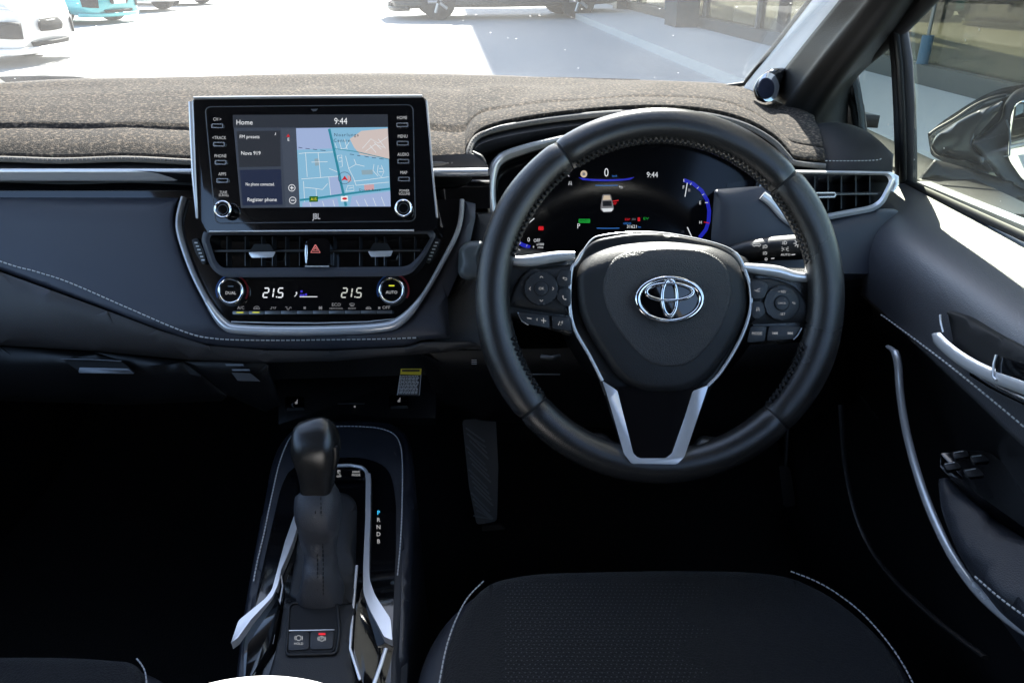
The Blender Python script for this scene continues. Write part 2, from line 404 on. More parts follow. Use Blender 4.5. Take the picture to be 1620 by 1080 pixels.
structure(surf('cowl', plastic, None, [[(-.80, 1.30, .955), (0, 1.46, .965), (.80, 1.30, .955)], [(-.80, 1.66, .93), (0, 1.73, .95), (.80, 1.66, .93)]], 8, 4, -0.02))

# ================================================================ WINDSCREEN
wsg = glass('windscreen glass', (0.93, 0.95, 0.95), dust=0.030, specks=0.008, scale=150)
ws = surf('windscreen', wsg, None, [[(-.70, 1.355, 1.002), (-.36, 1.455, 1.004), (0, 1.49, 1.004), (.36, 1.455, 1.004), (.70, 1.345, 1.002)],
    [(-.66, .97, 1.20), (-.34, 1.05, 1.21), (0, 1.08, 1.215), (.34, 1.05, 1.21), (.66, .96, 1.20)],
    [(-.60, .56, 1.42), (-.3, .61, 1.43), (0, .63, 1.435), (.3, .61, 1.43), (.60, .56, 1.42)]], 6, 8, 0.005)
tag(ws, 'dusty glass windscreen above the grey dash mat', 'windscreen')
wb = thing('windscreen_wiper', 'thin black wiper edge seen beyond the dash mat in front of the steering wheel', 'wiper', at(915, 128, 1.52), 'wiper blades at the foot of the windscreen')
tube('blade', rubber, wb, [at(818, 126.5, 1.50), at(915, 128.0, 1.50), at(1012, 131, 1.47)], .0035, .006, (0, 0, 1), 8)
tube('arm', plastic, wb, [at(860, 133, 1.55), at(960, 134, 1.60), at(1010, 140, 1.62)], .006, .004, (0, 0, 1), 8)
wb = thing('windscreen_wiper', 'dark wiper edge at the far left below the parked white car', 'wiper', at(60, 130, 1.45), 'wiper blades at the foot of the windscreen')
tube('blade', rubber, wb, [at(-60, 132, 1.42), at(0, 131, 1.43), at(70, 128.0, 1.46), at(120, 126, 1.48), at(160, 127.5, 1.50)], [.006, .007, .008, .005, .002], [.010, .011, .010, .006, .002], (0, 0, 1), 8)
tube('arm', plastic, wb, [at(-80, 137, 1.50), at(0, 136, 1.52), at(90, 134, 1.56)], .006, .004, (0, 0, 1), 8)

# ================================================================ DASH MAT over the dashboard top
front = [(-420, 236, .90), (-200, 240, .90), (0, 243, .90), (100, 246, .90), (200, 243, .90), (305, 248, .90), (400, 252, .905), (560, 252, .905), (690, 251, .91), (725, 250, .915), (740, 244, .918), (743, 228, .925), (752, 211, .94), (775, 200, .95), (820, 190, .96), (880, 181, .97), (960, 173, .98), (1043, 170, .98), (1120, 176, .98), (1180, 192, .975), (1222, 216, .97), (1245, 240, .965), (1258, 250, .96), (1304, 255, .955)]
back = [(-420, 160, 1.18), (-200, 148, 1.24), (0, 136, 1.30), (100, 130, 1.34), (200, 128, 1.36), (305, 126, 1.39), (400, 123, 1.41), (520, 120.5, 1.43), (620, 120, 1.435), (690, 121, 1.435), (735, 122, 1.435), (765, 123, 1.432), (800, 124, 1.43), (840, 126, 1.425), (880, 127.5, 1.42), (930, 129, 1.41), (980, 131, 1.40), (1040, 132, 1.385), (1090, 134, 1.365), (1130, 136, 1.34), (1160, 140, 1.30), (1195, 150, 1.22), (1240, 166, 1.13), (1285, 188, 1.07)]
HPROF = [(0, -.006), (.03, .004), (.07, .009), (.13, .012), (.143, .003), (.157, .003), (.17, .013), (.28, .022), (.42, .027), (.52, .025), (.62, .013), (.72, .004), (.80, .003), (.88, .004), (1, .0)]
def hprof(t, amp):
    for (a, ha), (b, hb) in zip(HPROF, HPROF[1:]):
        if t <= b: return (ha + (hb - ha) * (t - a) / (b - a)) * amp
    return 0
FR = sp([at(*p) for p in front], 4); BK = sp([at(*p) for p in back], 4)
frp = sp([Vector((p[0], p[1])) for p in front], 4)
nT = 44
def matpt(i, t, lift=0.0):
    a, b = FR[i], BK[i]; px = frp[i].x
    amp = 1.0 if px < 690 else max(0.35, 1 - (px - 690) / 160)
    wav = 0.0022 * math.sin(px * .017 + 5 * t) * math.sin(math.pi * t) + .0015 * math.sin(px * .041 - 9 * t) * math.sin(math.pi * t)
    return a.lerp(b, t) + Vector((0, 0, hprof(t, amp) + wav + lift))
TS = [(k / nT) ** 1.25 for k in range(nT + 1)]
V = []; F = []
for i in range(len(FR)):
    for t in TS: V.append(matpt(i, t))
nt_ = nT + 1
for i in range(len(FR) - 1):
    for k in range(nT): F.append((i * nt_ + k, i * nt_ + k + 1, (i + 1) * nt_ + k + 1, (i + 1) * nt_ + k))
dm = thing('dash_mat', 'speckled brown-grey carpet mat covering the top of the dashboard', 'dash mat', at(500, 200, 1.1))
mo = link('carpet_sheet', V, F, carpetmat, dm, 60); md = mo.modifiers.new('t', 'SOLIDIFY'); md.thickness = .005; md.offset = -1
# pile: short fibres standing on the sheet
fv, ff = [], []
areas = []; tot = 0
for i in range(len(FR) - 1):
    for k in range(nT):
        c = matpt(i, TS[k]); 
        if frp[i].x < -30: continue
        a = (matpt(i + 1, TS[k]) - c).cross(matpt(i, TS[k + 1]) - c).length; dd = (c - CAM).length
        tot += a / dd ** 1.5; areas.append((tot, i, k))
import bisect
cum = [a[0] for a in areas]
for _ in range(19000):
    q = areas[bisect.bisect(cum, random.random() * tot * .99999)]; i, k = q[1], q[2]; u, v = random.random(), random.random()
    p = matpt(i, TS[k]).lerp(matpt(i + 1, TS[k]), u).lerp(matpt(i, TS[k + 1]).lerp(matpt(i + 1, TS[k + 1]), u), v)
    h = random.uniform(.0014, .0034); b = len(fv); an = random.uniform(0, math.pi); s = Vector((math.cos(an), math.sin(an), 0)) * .0012
    fv += [p - s, p + s, p + Vector((random.uniform(-.002, .002), random.uniform(-.002, .002), h))]; ff.append((b, b + 1, b + 2))
link('pile', fv, ff, fibre, dm, None, None, 'stuff')
edge = [p + Vector((0, -.006, -.005)) for p in FR]
tube('edge_binding', bound, dm, edge, .0036, .0036, None, 8)
stitches('binding_stitch', bound, dm, [p + Vector((0, -.0100, -.003)) for p in FR], .002, .003, .0011)
# demister holes cut in the mat
for (cx, cy, n, wd, hd) in ((28, 149, 15, 62, 16), (1117, 143, 10, 52, 8)):
    V, F = [], []
    for q in range(n):
        x = cx + random.uniform(-.5, .5) * wd; y = cy + random.uniform(-.5, .5) * hd
        best = min(((matpt(i, t) , i, t) for i in range(0, len(FR), 1) for t in TS[24:]), key=lambda z: abs(((z[0] - CAM).dot(RT) / (z[0] - CAM).dot(FW)) * FPX + 810 - x) + abs(540 - (z[0] - CAM).dot(UP) / (z[0] - CAM).dot(FW) * FPX - y))[0]
        b = len(V); c = best + Vector((0, -.001, .0012))
        for k in range(8): V.append(c + Vector((math.cos(k * .785) * .0042, math.sin(k * .785) * .006, 0)))
        V += [v + Vector((0, 0, .0008)) for v in V[b:b + 8]]
        F += [tuple(range(b + 8, b + 16))] + [(b + k, b + (k + 1) % 8, b + 8 + (k + 1) % 8, b + 8 + k) for k in range(8)]
    link('vent_hole', V, F, darkm, dm, None, None, 'stuff')

# ================================================================ DASHBOARD
db = thing('dashboard', 'dark padded dashboard with a silver strip and a white stitched seam', 'dashboard', at(300, 420, .9))
# leather cap at the driver's end, beyond the mat
capf = [(1180, 212), (1225, 236), (1262, 257), (1304, 262), (1350, 263), (1390, 263), (1410, 266)]
capb = [(1170, 150), (1200, 156), (1240, 168), (1285, 186), (1325, 196), (1365, 210), (1404, 252)]
cfd = [.975, .968, .96, .953, .95, .95, .95]; cbd = [1.24, 1.19, 1.12, 1.07, 1.05, 1.03, .99]
r0 = [at(x, y, d) - Vector((0, 0, .006)) for (x, y), d in zip(capf, cfd)]; r2 = [at(x, y, d) - Vector((0, 0, .006)) for (x, y), d in zip(capb, cbd)]
dq = [.022, .020, .016, .008, 0, 0, 0]
r0 = [p - Vector((0, 0, q)) for p, q in zip(r0, dq)]; r2 = [p - Vector((0, 0, q)) for p, q in zip(r2, [.02, .02, .016, .008, 0, 0, 0])]
r1 = [a.lerp(b, .45) + Vector((0, 0, .012)) for a, b in zip(r0, r2)]
surf('upper_pad', blackpad, db, [[p - Vector((0, -.01, .02)) for p in r0], r0, r1, r2, [p + Vector((0.02, .04, -.06)) for p in r2]], 5, 5, -0.006)
stitches('pad_stitch', thread, db, pxpath([(1306, 254.5), (1350, 254.5), (1385, 253.5), (1394, 251), (1396, 246)], lambda x, y, h: at(x, y, .946), 6), .0022, .0022, .0005)
sl_ = [matpt(i, .40 - .012 * (i - len(FR) + 17), .0035) for i in range(len(FR) - 17, len(FR) - 1)]
tube('defroster_slot', darkm, dm, sl_, .0022, .0012, (0, 0, 1), 8)
# base under the mat
surf('upper_pad', plastic, db, [[p + Vector((0, -.001, -.030)) for p in FR[::4]], [p + Vector((0, .004, -.010)) for p in FR[::4]], [a.lerp(b, .5) + Vector((0, 0, -.012)) for a, b in zip(FR[::4], BK[::4])], [p + Vector((0, .03, -.012)) for p in BK[::4]], [p + Vector((0, .10, -.10)) for p in BK[::4]]], 3, 3, -0.004)
DL = Mf(.905)
plate('upper_strip', softlow, db, [(-420, 246), (1, 252), (312, 254), (312, 272), (-420, 272)], Mf(.912), .03, 0, .004)
tube('silver_strip', silver, db, [at(x, 276.8, .896) for x in (-420, -200, 0, 160, 312)], .0034, .0085, (0, -.5, .9), 14, sq=.6)
plate('recess_panel', piano, db, [(-420, 280), (322, 280), (322, 318), (-420, 318)], Mf(.93), .02)
plate('upper_strip', softlow, db, rp([(680, 246), (748, 243), (772, 262), (772, 268), (680, 267)], 2), Mf(.905), .03, 0, .003)
tube('silver_strip', silver, db, [at(x, y, .893) for x, y in ((684, 273.2), (730, 273), (772, 272.4))], .0048, .006)
plate('recess_panel', piano, db, [(684, 278), (775, 278), (775, 330), (684, 330)], Mf(.925), .02)
# padded panel
pad = sp([Vector(p) for p in [(720, 535), (668, 538), (640, 547), (520, 553), (420, 552), (330, 545), (250, 520), (170, 490), (80, 457), (0, 428), (-150, 375), (-420, 300)]], 5)
padtop = [(-420, 312)] + [(282, 312)]
left = [Vector(p) for p in sp([Vector(p) for p in [(283, 313), (276, 346), (281, 380), (298, 428), (321, 474), (349, 515), (383, 526), (491, 528), (599, 523), (640, 511), (673, 470), (706, 412), (726, 371), (733, 340), (735, 318)]], 4)]
out = [(-420, 312)] + [(p.x, p.y) for p in left] + [(772, 318), (766, 380)] + [(p.x, p.y) for p in pad[:-1]] 
out = [(-420, 312)] + [(p.x, p.y) for p in left] + [(752, 322), (752, 345), (740, 400), (708, 470)] + [(p.x, p.y) for p in pad[1:]]
def padh(x, y): return .018 * max(0, min(1, (y - 312) / 220)) ** 1.2 - 0.00016 * max(0, 200 - y + 0 * x) + .010 * math.exp(-((y - 545) / 30) ** 2) * 0 - .014 * max(0, (y - 500) / 50) ** 2
shell('padded_panel', soft, db, out, Mf(.902), padh, 9, .006, .03, 22)
seam = [(-420, 262), (-200, 338), (0, 413), (55, 429), (110, 447), (200, 486), (290, 524), (340, 535.5), (420, 538), (500, 537.5), (600, 536), (662, 534)]
PM = lambda x, y, h: at(x, y, .902 - padh(x, y) - .0005)
pp = pxpath(seam, PM, 10)
stitches('panel_stitch', thread, db, pp, .0042, .0016, .0009)
tube('seam_groove', darkm, db, [p + FW * .0004 for p in pp], .0011, .0004)
# roll-under below the seam
low = [(-420, 300), (-150, 377), (0, 430), (80, 459), (170, 492), (250, 522), (330, 547), (420, 554), (520, 555), (640, 549), (668, 541), (745, 541), (752, 548), (700, 558), (640, 562), (530, 571), (420, 574), (300, 569), (150, 555), (0, 546), (-420, 520)]
def lowh(x, y):
    t = max(0, min(1, (y - 440) / 130)); return .012 - .026 * t ** 3
shell('lower_roll', softlow, db, low, Mf(.892), lowh, 5, .003, .05, 16)
shell('glovebox_lid', plastic, db, [(-420, 515), (0, 548), (150, 557), (287, 571), (318, 593), (360, 626), (352, 634), (200, 640), (0, 634), (-420, 640)], Mf(.955), lambda x, y: .03 - .05 * max(0, (y - 560) / 80) ** 2, 5, .004, .04, 14)
gh = plate('glovebox_handle', darkm, db, rp([(97, 567), (191, 570), (214, 589), (126, 588)], 2), Mf(.918), .004)
plate('handle_lip', greym, gh, rp([(125, 581), (203, 583), (213, 591), (124, 590)], 2), Mf(.915), .012, 0, .002)
tube('handle_edge', greym, gh, [at(96, 567.5, .914), at(145, 568.5, .914), at(192, 571, .914)], .0010)
shell('under_panel', plastic, db, rp([(290, 571), (425, 575), (445, 640), (420, 652), (362, 626)], 3), Mf(.955), lambda x, y: .03 - .05 * max(0, (y - 560) / 80) ** 2, 4, .003, .04, 14)
for (x, y) in ((356, 577), (366, 585)):
    plate('clip_slot', greym, db, [(x, y - 1.5), (x + 28, y - 1.5), (x + 30, y + 1.5), (x + 2, y + 1.5)], Mf(.918), .004)
plate('clip_slot', softlow, db, [(366, 589), (396, 590), (412, 603), (376, 602)], Mf(.922), .004)
# grained panel beside the column and the knee panel below
shell('column_side_panel', grain, db, rp([(752, 335), (800, 335), (800, 552), (760, 552), (668, 553), (704, 478), (745, 402)], 3), Mf(.925), lambda x, y: .01 * (y - 335) / 200, 8, .006, .05, 14)
shell('knee_panel', plastic, db, rp([(664, 556), (1340, 540), (1345, 640), (1200, 690), (760, 665), (690, 640)], 8), Mf(1.02), lambda x, y: -.10 * max(0, (y - 560) / 110), 10, .01, .05, 22)
for k in range(3): plate('label_line', ink, db, [(746, 569 + 3 * k), (754, 569 + 3 * k), (754, 570 + 3 * k), (746, 570 + 3 * k)], Mf(.99), .001)
tube('hood_latch', greym, db, [at(856, 564, .98), at(872, 566, .975), at(886, 563, .98)], .003, .003)
tube('knee_seam', greym, db, [at(836, 592.5, .985), at(860, 592, .985), at(886, 592.5, .985)], .0011)
# driver's side fascia
def fh(x, y): return .012 - .03 * max(0, (y - 430) / 60) ** 2 - .02 * max(0, (x - 1380) / 55) ** 2
shell('driver_fascia', soft, db, rp([(1130, 300), (1260, 290), (1300, 352), (1392, 330), (1424, 330, 16), (1434, 370, 20), (1434, 440, 5), (1120, 452)], 5), Mf(.93), fh, 7, .006, .06, 15)
shell('driver_fascia', plastic, db, rp([(1120, 452), (1434, 441, 4), (1424, 488, 18), (1350, 505), (1120, 510)], 5), Mf(.945), lambda x, y: .012 - .05 * max(0, (y - 450) / 55), 5, .004, .06, 14)
tube('silver_accent', silver, db, pxpath([(1206, 309), (1222, 322), (1240, 342), (1256, 354), (1266, 358)], Mf(.915), 5), [.0055] * 26, .004)
tube('silver_accent', greym, db, pxpath([(1196, 280), (1230, 300), (1262, 322)], Mf(.935), 5), .001)

# ================================================================ AIR VENT at the driver's end
av = thing('air_vent', 'silver framed side air vent at the right end of the dashboard', 'air vent', at(1340, 300, .93))
vo = rp([(1255, 269), (1412, 271.5, 8), (1419, 280, 5), (1400, 322, 12), (1384, 334, 10), (1255, 358)], 2, 5)
vi = rp([(1255, 275), (1402, 277.5, 6), (1407, 286, 4), (1392, 316, 10), (1378, 325, 8), (1255, 348)], 2, 5)
AV = Mf(.925)
ringplate('vent_frame', silver, av, vo, vi, AV, .02, .004, .003)
plate('vent_well', darkm, av, vi, AV, .004, -.030)
for k, x in enumerate((1268, 1288, 1309, 1330, 1353, 1375)):
    plate('vertical_slat', plastic, av, [(x, 278), (x + 2.2, 278), (x + 2.2, 340 - k * 3.4), (x, 341 - k * 3.4)], AV, .02, -.010)
plate('cross_slat', plastic, av, rp([(1258, 305), (1398, 304), (1395, 308.5), (1258, 309.5)], 1), AV, .022, -.001, .001)
tube('cross_slat_edge', greym, av, [AV(x, y, .0002) for x, y in ((1262, 308), (1330, 307.5), (1388, 306.5))], .0007)
tb = plate('vent_tab', plastic, av, rp([(1284, 303.5), (1323, 303.5), (1323, 313.5), (1284, 314)], 3), AV, .010, .007, .001)
tube('tab_trim', silver, tb, [AV(x, y, .008) for x, y in ((1285, 305.5), (1320, 305.2), (1322, 308), (1320, 311.5), (1285, 312.5))], .0010)
tube('vent_tip', silver, av, [AV(x, y, .002) for x, y in ((1408, 276), (1416, 282), (1417, 292), (1411, 304))], [.003, .005, .004, .002], .003)

# ================================================================ A-PILLAR with tweeter
ap = thing('windscreen_pillar', 'grained black trim pillar rising between the windscreen and the driver window', 'pillar', at(1270, 170, 1.2))
Lp = [(1176, 135, 1.27), (1188, 128, 1.255), (1226, 82, 1.17), (1262, 36, 1.09), (1290, 0, 1.03)]
Cp = [(1218, 186, 1.12), (1250, 165, 1.10), (1306, 92, 1.00), (1350, 38, .94), (1384, -4, .89)]
Bp = [(1268, 212, 1.10), (1290, 178, 1.085), (1334, 112, 1.00), (1380, 54, .93), (1416, 6, .88)]
Rp = [(1322, 215, 1.14), (1330, 140, 1.12), (1366, 96, 1.05), (1412, 46, .97), (1452, -2, .91)]
def ext(L):
    P = [at(*q) for q in L]; d = (P[-1] - P[-2]); return P + [P[-1] + d * 1.6, P[-1] + d * 4.2]
Lq, Cq, Bq, Rq = ext(Lp), ext(Cp), ext(Bp), ext(Rp)
for q_ in (Lq, Cq, Bq): q_[0].z -= .035; q_[0].y += .02
rowsx = [[a + (b - a) * .0 + Vector((.02, .03, .01)), a, a.lerp(c, .5) + Vector((-.003, 0, 0)), c.lerp(a, .1), c, c.lerp(bb, .5), bb, bb.lerp(b, .5), b, b + Vector((.02, .02, 0))] for a, c, bb, b in zip(Lq, Cq, Bq, Rq)]
surf('pillar_glare_face', pillar_glare, ap, [[r[0], r[1], r[1].lerp(r[2], .55), r[2], r[2].lerp(r[3], .2)] for r in rowsx], 4, 6, -0.004, 'inner face beside the windscreen with its glare painted pale')  # strip of the same trim, its window glare put into the colour
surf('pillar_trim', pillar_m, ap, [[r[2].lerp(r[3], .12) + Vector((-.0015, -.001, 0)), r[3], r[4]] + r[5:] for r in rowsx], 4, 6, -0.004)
tube('glass_seal', rubber, ap, [at(1150, 137, 1.30), at(1178, 133, 1.285)] + [p + Vector((-.004, .006, .001)) for p in Lq[1:]], .004, .004, None, 8)
tw = thing('tweeter', 'small oval tweeter speaker in a glossy pod at the foot of the pillar', 'speaker', at(1212, 140, 1.12))
TP = lambda x, y, h: at(x, y, 1.10 - h)
pod = rp([(1196, 158, 6), (1190, 140, 8), (1202, 120, 10), (1222, 108, 9), (1243, 107, 6), (1241, 122, 8), (1228, 148, 9), (1212, 164, 5)], 6, 4)
shell('pod', piano, tw, pod, TP, None, 7, .008, .03, 6)
plate('pod_ring', chrome, tw, [(x + 1216, y + 138) for x, y in [((a - 0) * 1, b) for a, b in ell(0, 0, 17, 23, 24)]], TP, .006, .001, .001)
bl = mat('speaker mesh', (0.02, 0.025, 0.05), 0.25, 0.7, bump=('voronoi', 700, 1.0, .001))
plate('mesh_cover', bl, tw, [(x + 1212, y + 140) for x, y in ell(0, 0, 13.5, 17, 24)], TP, .004, .004, .002)

# ================================================================ DRIVER'S DOOR
GW = plane((.72, 0, .94), (-1, 0, -.2))            # side glass leans inward
GP = Mp(GW)
dr = thing('driver_door', 'black leather driver door with chrome handle, silver curved trim and stitched armrest', 'door', (.70, .5, .8))
def zrow(z, x): return [(x, y, z) for y in (-.35, 0, .3, .55, .75, .95, 1.06)]
rows = []
for z, x in ((.930, .732), (.945, .718), (.943, .700), (.938, .678), (.931, .655), (.919, .635), (.898, .624), (.868, .622), (.838, .625)):
    rows.append([(x + (0.012 if y > .95 else 0) , y, z - (.0 if y < .9 else .004)) for y in (-.35, 0, .3, .55, .75, .95, 1.10)])
doorl = mat('door leather', (0.066, 0.067, 0.076), 0.42, spec=1.0, bump=('voronoi', 420, 0.22, 0.0006))
surf('upper_trim', doorl, dr, rows, 4, 4, 0.01)
rows = [[(x, y, z) for y in (-.35, 0, .3, .55, .75, .95, 1.16)] for z, x in ((.838, .627), (.80, .655), (.74, .675), (.66, .685), (.50, .69), (.34, .70), (.25, .70))]
surf('lower_trim', plastic, dr, rows, 4, 3, 0.02)
UD = plane((.625, .7, .84), (-1, 0, .05)); UM = Mp(UD)
stitches('trim_stitch', thread, dr, pxpath([(1398, 498), (1440, 528), (1500, 573), (1560, 621), (1622, 672), (1700, 740)], lambda x, y, h: on(x, y, UD) + UD[1] * .003, 8), .0042, .0022, .0009, (-1, 0, 0))
HD = plane((.614, .7, .86), (-1, 0, .15)); HM = Mp(HD)
hr = shell('handle_recess', darkm, dr, rp([(1500, 490, 8), (1530, 500, 8), (1580, 530, 10), (1720, 600), (1720, 720), (1620, 640, 10), (1545, 590, 14), (1512, 552, 10)], 6), HM, None, 4, .003, .006, 12, lift=.004)
hd = tube('door_handle', silver, dr, pxpath([(1504, 533), (1522, 552), (1552, 574), (1590, 594), (1640, 612), (1720, 640)], lambda x, y, h: on(x, y, HD) + HD[1] * .016, 6), [.002, .004] + [.0062] * 29, [.003] * 31, HD[1])
tube('handle_cover', chrome, dr, pxpath([(1560, 592), (1590, 610), (1622, 626), (1720, 670)], lambda x, y, h: on(x, y, HD) + HD[1] * .012, 6), .0042, .003, HD[1])
tube('recess_edge', silver, dr, pxpath([(1503, 500), (1504, 512), (1508, 528)], lambda x, y, h: on(x, y, HD) + HD[1] * .010, 4), .0012, .001, HD[1])
plate('lock_button', piano, dr, rp([(1608, 566), (1720, 600), (1720, 640), (1606, 600)], 4), HM, .01, .018, .003)
tube('button_edge', silver, dr, [on(x, y, HD) + HD[1] * .020 for x, y in ((1612, 566), (1608, 580), (1607, 600), (1612, 606))], .0012, .001, HD[1])
TD = plane((.622, .6, .75), (-1, 0, 0))
tr = [(1406, 549), (1416, 558), (1421, 580), (1424, 620), (1431, 668), (1443, 720), (1460, 775), (1482, 830), (1510, 884), (1545, 932), (1585, 970), (1625, 999), (1720, 1060)]
tube('curved_trim', silver, dr, pxpath(tr, lambda x, y, h: on(x, y, TD), 6), [.0025] * 6 + [.0048] * 67, [.004] * 73, (-1, 0, .2))
AD = plane((.60, .5, .72), (-.6, 0, .8)); AM = Mp(AD)
arm = rp([(1474, 745, 10), (1498, 742, 8), (1540, 786, 20), (1640, 850), (1760, 920), (1760, 1140), (1640, 1008, 20), (1560, 935, 20), (1505, 860, 20), (1480, 800, 16)], 10, 4)
shell('armrest', seatle, dr, arm, AM, lambda x, y: 0, 22, .02, .08, 16)
stitches('armrest_stitch', thread, dr, pxpath([(1543, 912), (1575, 940), (1612, 968), (1660, 1000)], lambda x, y, h: on(x, y, AD) + AD[1] * .0005, 8), .0036, .0016, .0009, AD[1])
SW = plane((.615, .55, .735), (-.3, -.3, .9)); SM = Mp(SW)
plate('switch_panel', piano, dr, rp([(1486, 716), (1560, 712), (1660, 780), (1720, 860), (1640, 848), (1545, 780)], 6), SM, .02, .0, .002)
for outl_ in ([(1506, 716), (1528, 713), (1534, 722), (1511, 727)], [(1492, 734), (1514, 731), (1521, 741), (1498, 745)], [(1534, 722), (1556, 720), (1566, 730), (1541, 733)], [(1523, 744), (1547, 741), (1558, 753), (1532, 756)]):
    q = plate('window_switch', plastic, dr, rp(outl_, 3), SM, .006, .0018, .0010)
    tube('switch_mark', silver, q, [SM(outl_[0][0] + 3, outl_[0][1] + 2, .0021), SM(outl_[1][0] - 4, outl_[1][1] + 2, .0021)], .0006, .0004, (0, 0, 1))
# door pocket edge low down
tube('pocket_rim', plastic, dr, pxpath([(1330, 640), (1338, 740), (1360, 830), (1400, 900), (1470, 970), (1560, 1040)], lambda x, y, h: on(x, y, plane((.60, .5, .6), (-1, 0, 0))), 6), [.0022] * 31, .004, (-1, 0, .3))
tube('pocket_seam', plastic, dr, [on(x, y, plane((.64, .5, .6), (-1, 0, 0))) for x, y in ((1361, 626), (1375, 645), (1388, 662))], .0012)
# window frame, divider, panes
sideg = glass('side glass', (0.90, 0.93, 0.86), dust=0.012, specks=0.006, scale=160)
plate('window_pane', sideg, dr, [(1444, 292), (1447, 150), (1440, 20), (1620, -160), (2100, -560), (2100, 590), (1620, 372)], GP, .004, 0)
plate('quarter_pane', sideg, dr, [(1352, 112), (1408, 70), (1414, 150), (1419, 300), (1372, 300), (1362, 180)], GP, .004, 0)
dv = [on(x, y, GW) for x, y in ((1420, 46), (1427, 100), (1431, 170), (1433, 240), (1433, 296))]
tube('window_divider', rubber, dr, dv, [.0125, .0145, .0155, .0155, .0160], .010, (-1, -.4, 0), 10)
tube('divider_edge', plastic, dr, [p + Vector((-.008, -.010, 0)) for p in dv], .005, .004, (-1, -.4, 0), 8)
fr_ = [on(x, y, GW) for x, y in ((1326, 150), (1352, 108), (1405, 64), (1440, 28), (1480, -14), (1600, -140), (1900, -420))]
tube('window_frame', rubber, dr, fr_, .010, .012, (-1, 0, -.2), 10)
tube('frame_lip', greym, dr, [p + Vector((-.014, -.010, .012)) for p in fr_], .003, .006, (-1, 0, -.2), 8)
tube('window_frame', plastic, dr, [p + Vector((.0, .0, .030)) for p in fr_], .018, .014, (-1, 0, -.2), 10)
tube('window_frame', rubber, dr, [on(x, y, GW) for x, y in ((1340, 128), (1356, 170), (1364, 230), (1372, 300))], .008, .010, (-1, 0, -.2), 10)
plate('quarter_panel', grain2, dr, [(1326, 140), (1350, 112), (1362, 180), (1368, 300), (1330, 300)], GP, .01, .004)
tube('window_seal', rubber, dr, [on(x, y, GW) + Vector((-.004, 0, -.002)) for x, y in ((1400, 268), (1446, 290), (1500, 314), (1560, 341), (1620, 368), (1760, 430), (2000, 540))], .004, .005, (0, 0, 1), 8)
plate('outer_sill', bodyp, dr, [(1449, 287), (1620, 357), (2000, 515), (2000, 535), (1620, 371), (1446, 294)], lambda x, y, h: on(x, y, plane((.745, 0, .94), (-1, 0, -.1))) + Vector((-1, 0, 0)) * h, .02, 0)
# ================================================================ INFOTAINMENT SCREEN
def Z(ox, oy, s=3.0): return lambda x, y: (ox + x / s, oy + y / s)
Z1 = Z(270, 120); Z2 = Z(720, 150); Z4 = Z(720, 420); Z5 = Z(1080, 380); ZB = Z(720, 360, 2.531); ZC = Z(360, 780, 3.6); ZK = Z(260, 340, 3.24)
def zz(f, pts): return [f(p[0], p[1]) + tuple(p[2:]) for p in pts]
IM = Mf(.848)
iu = thing('infotainment_screen', 'glossy black touchscreen unit showing a blue street map above the air vents', 'touchscreen', at(495, 260, .85))
body_o = rp([(303, 160, 6), (310, 155, 5), (666, 152.5, 8), (675, 157, 6), (683, 240, 30), (692, 340, 20), (692, 363, 4), (655, 366, 2), (326, 368, 2), (312, 345, 6)], 4)
plate('housing', piano, iu, body_o, IM, .045, 0, .0025, None, 3)
tube('silver_edge', silver, iu, [IM(x, y, -.002) for x, y in ((303, 162), (304.5, 200), (308, 280), (313, 346))], [.0032, .0034, .0030, .0016], .004)
tube('silver_edge', silver, iu, [IM(x, y, -.002) for x, y in ((675, 160), (680, 220), (686, 290), (691.5, 345))], [.0014, .0012, .0012, .0012], .004)
tube('silver_edge', silver, iu, [IM(x, y, -.001) for x, y in ((308, 156), (400, 155), (560, 153.6), (668, 153))], .0017, .004)
tube('lower_edge', silver, iu, [IM(x, y, .001) for x, y in ((331, 366.5), (490, 365.3), (655, 364.5))], .0010, .0012)
bz = rp(zz(Z1, [(163, 148, 10), (1150, 138, 10), (1161, 690, 10), (213, 700, 10)]), 4, 4)
tube('bezel_line', greym, iu, [IM(x, y, .0002) for x, y in bz], .0006, .0005, None, 6, True)
ui = {k: emis('screen ' + k, c, s) for k, c, s in (('bar', (44, 49, 58), 1), ('back', (58, 66, 80), 1), ('card', (44, 48, 56), 1), ('cardblue', (34, 42, 66), 1), ('strip', (66, 74, 88), 1), ('map', (132, 182, 212), 1), ('maplilac', (158, 176, 214), 1), ('beige', (204, 190, 186), 1), ('park', (140, 165, 178), 1), ('pink', (200, 160, 165), 1), ('road', (46, 134, 156), 1), ('street', (222, 230, 235), 1), ('rail', (40, 60, 90), 1), ('white', (235, 238, 242), 1), ('mapink', (40, 55, 70), 1), ('red', (200, 30, 40), 1), ('green', (24, 96, 32), 1), ('yellow', (230, 215, 60), 1))}
lcd = plate('display', ui['back'], iu, zz(Z1, [(294, 186), (1030, 183), (1044, 622), (333, 627)]), IM, .001, .0006)
def up(name, k, pts, lift, par=None): return plate(name, ui[k], par or lcd, pts, IM, .0002, lift)
up('title_bar', 'bar', zz(Z1, [(294, 186), (1030, 183), (1032, 243), (297, 247)]), .0009)
up('preset_card', 'card', zz(Z1, [(313, 263), (520, 261), (522, 430), (326, 434)]), .0009)
up('phone_card', 'cardblue', zz(Z1, [(328, 447), (523, 444), (531, 612), (341, 615)]), .0009)
up('zoom_strip', 'strip', zz(Z1, [(524, 251), (594, 250), (612, 622), (546, 624)]), .0009)
mp_ = up('street_map', 'map', zz(Z1, [(595, 249), (1030, 244), (1044, 620), (613, 622)]), .0009)
up('map_area', 'maplilac', zz(Z1, [(595, 249), (755, 247), (775, 345), (600, 352)]), .0012)
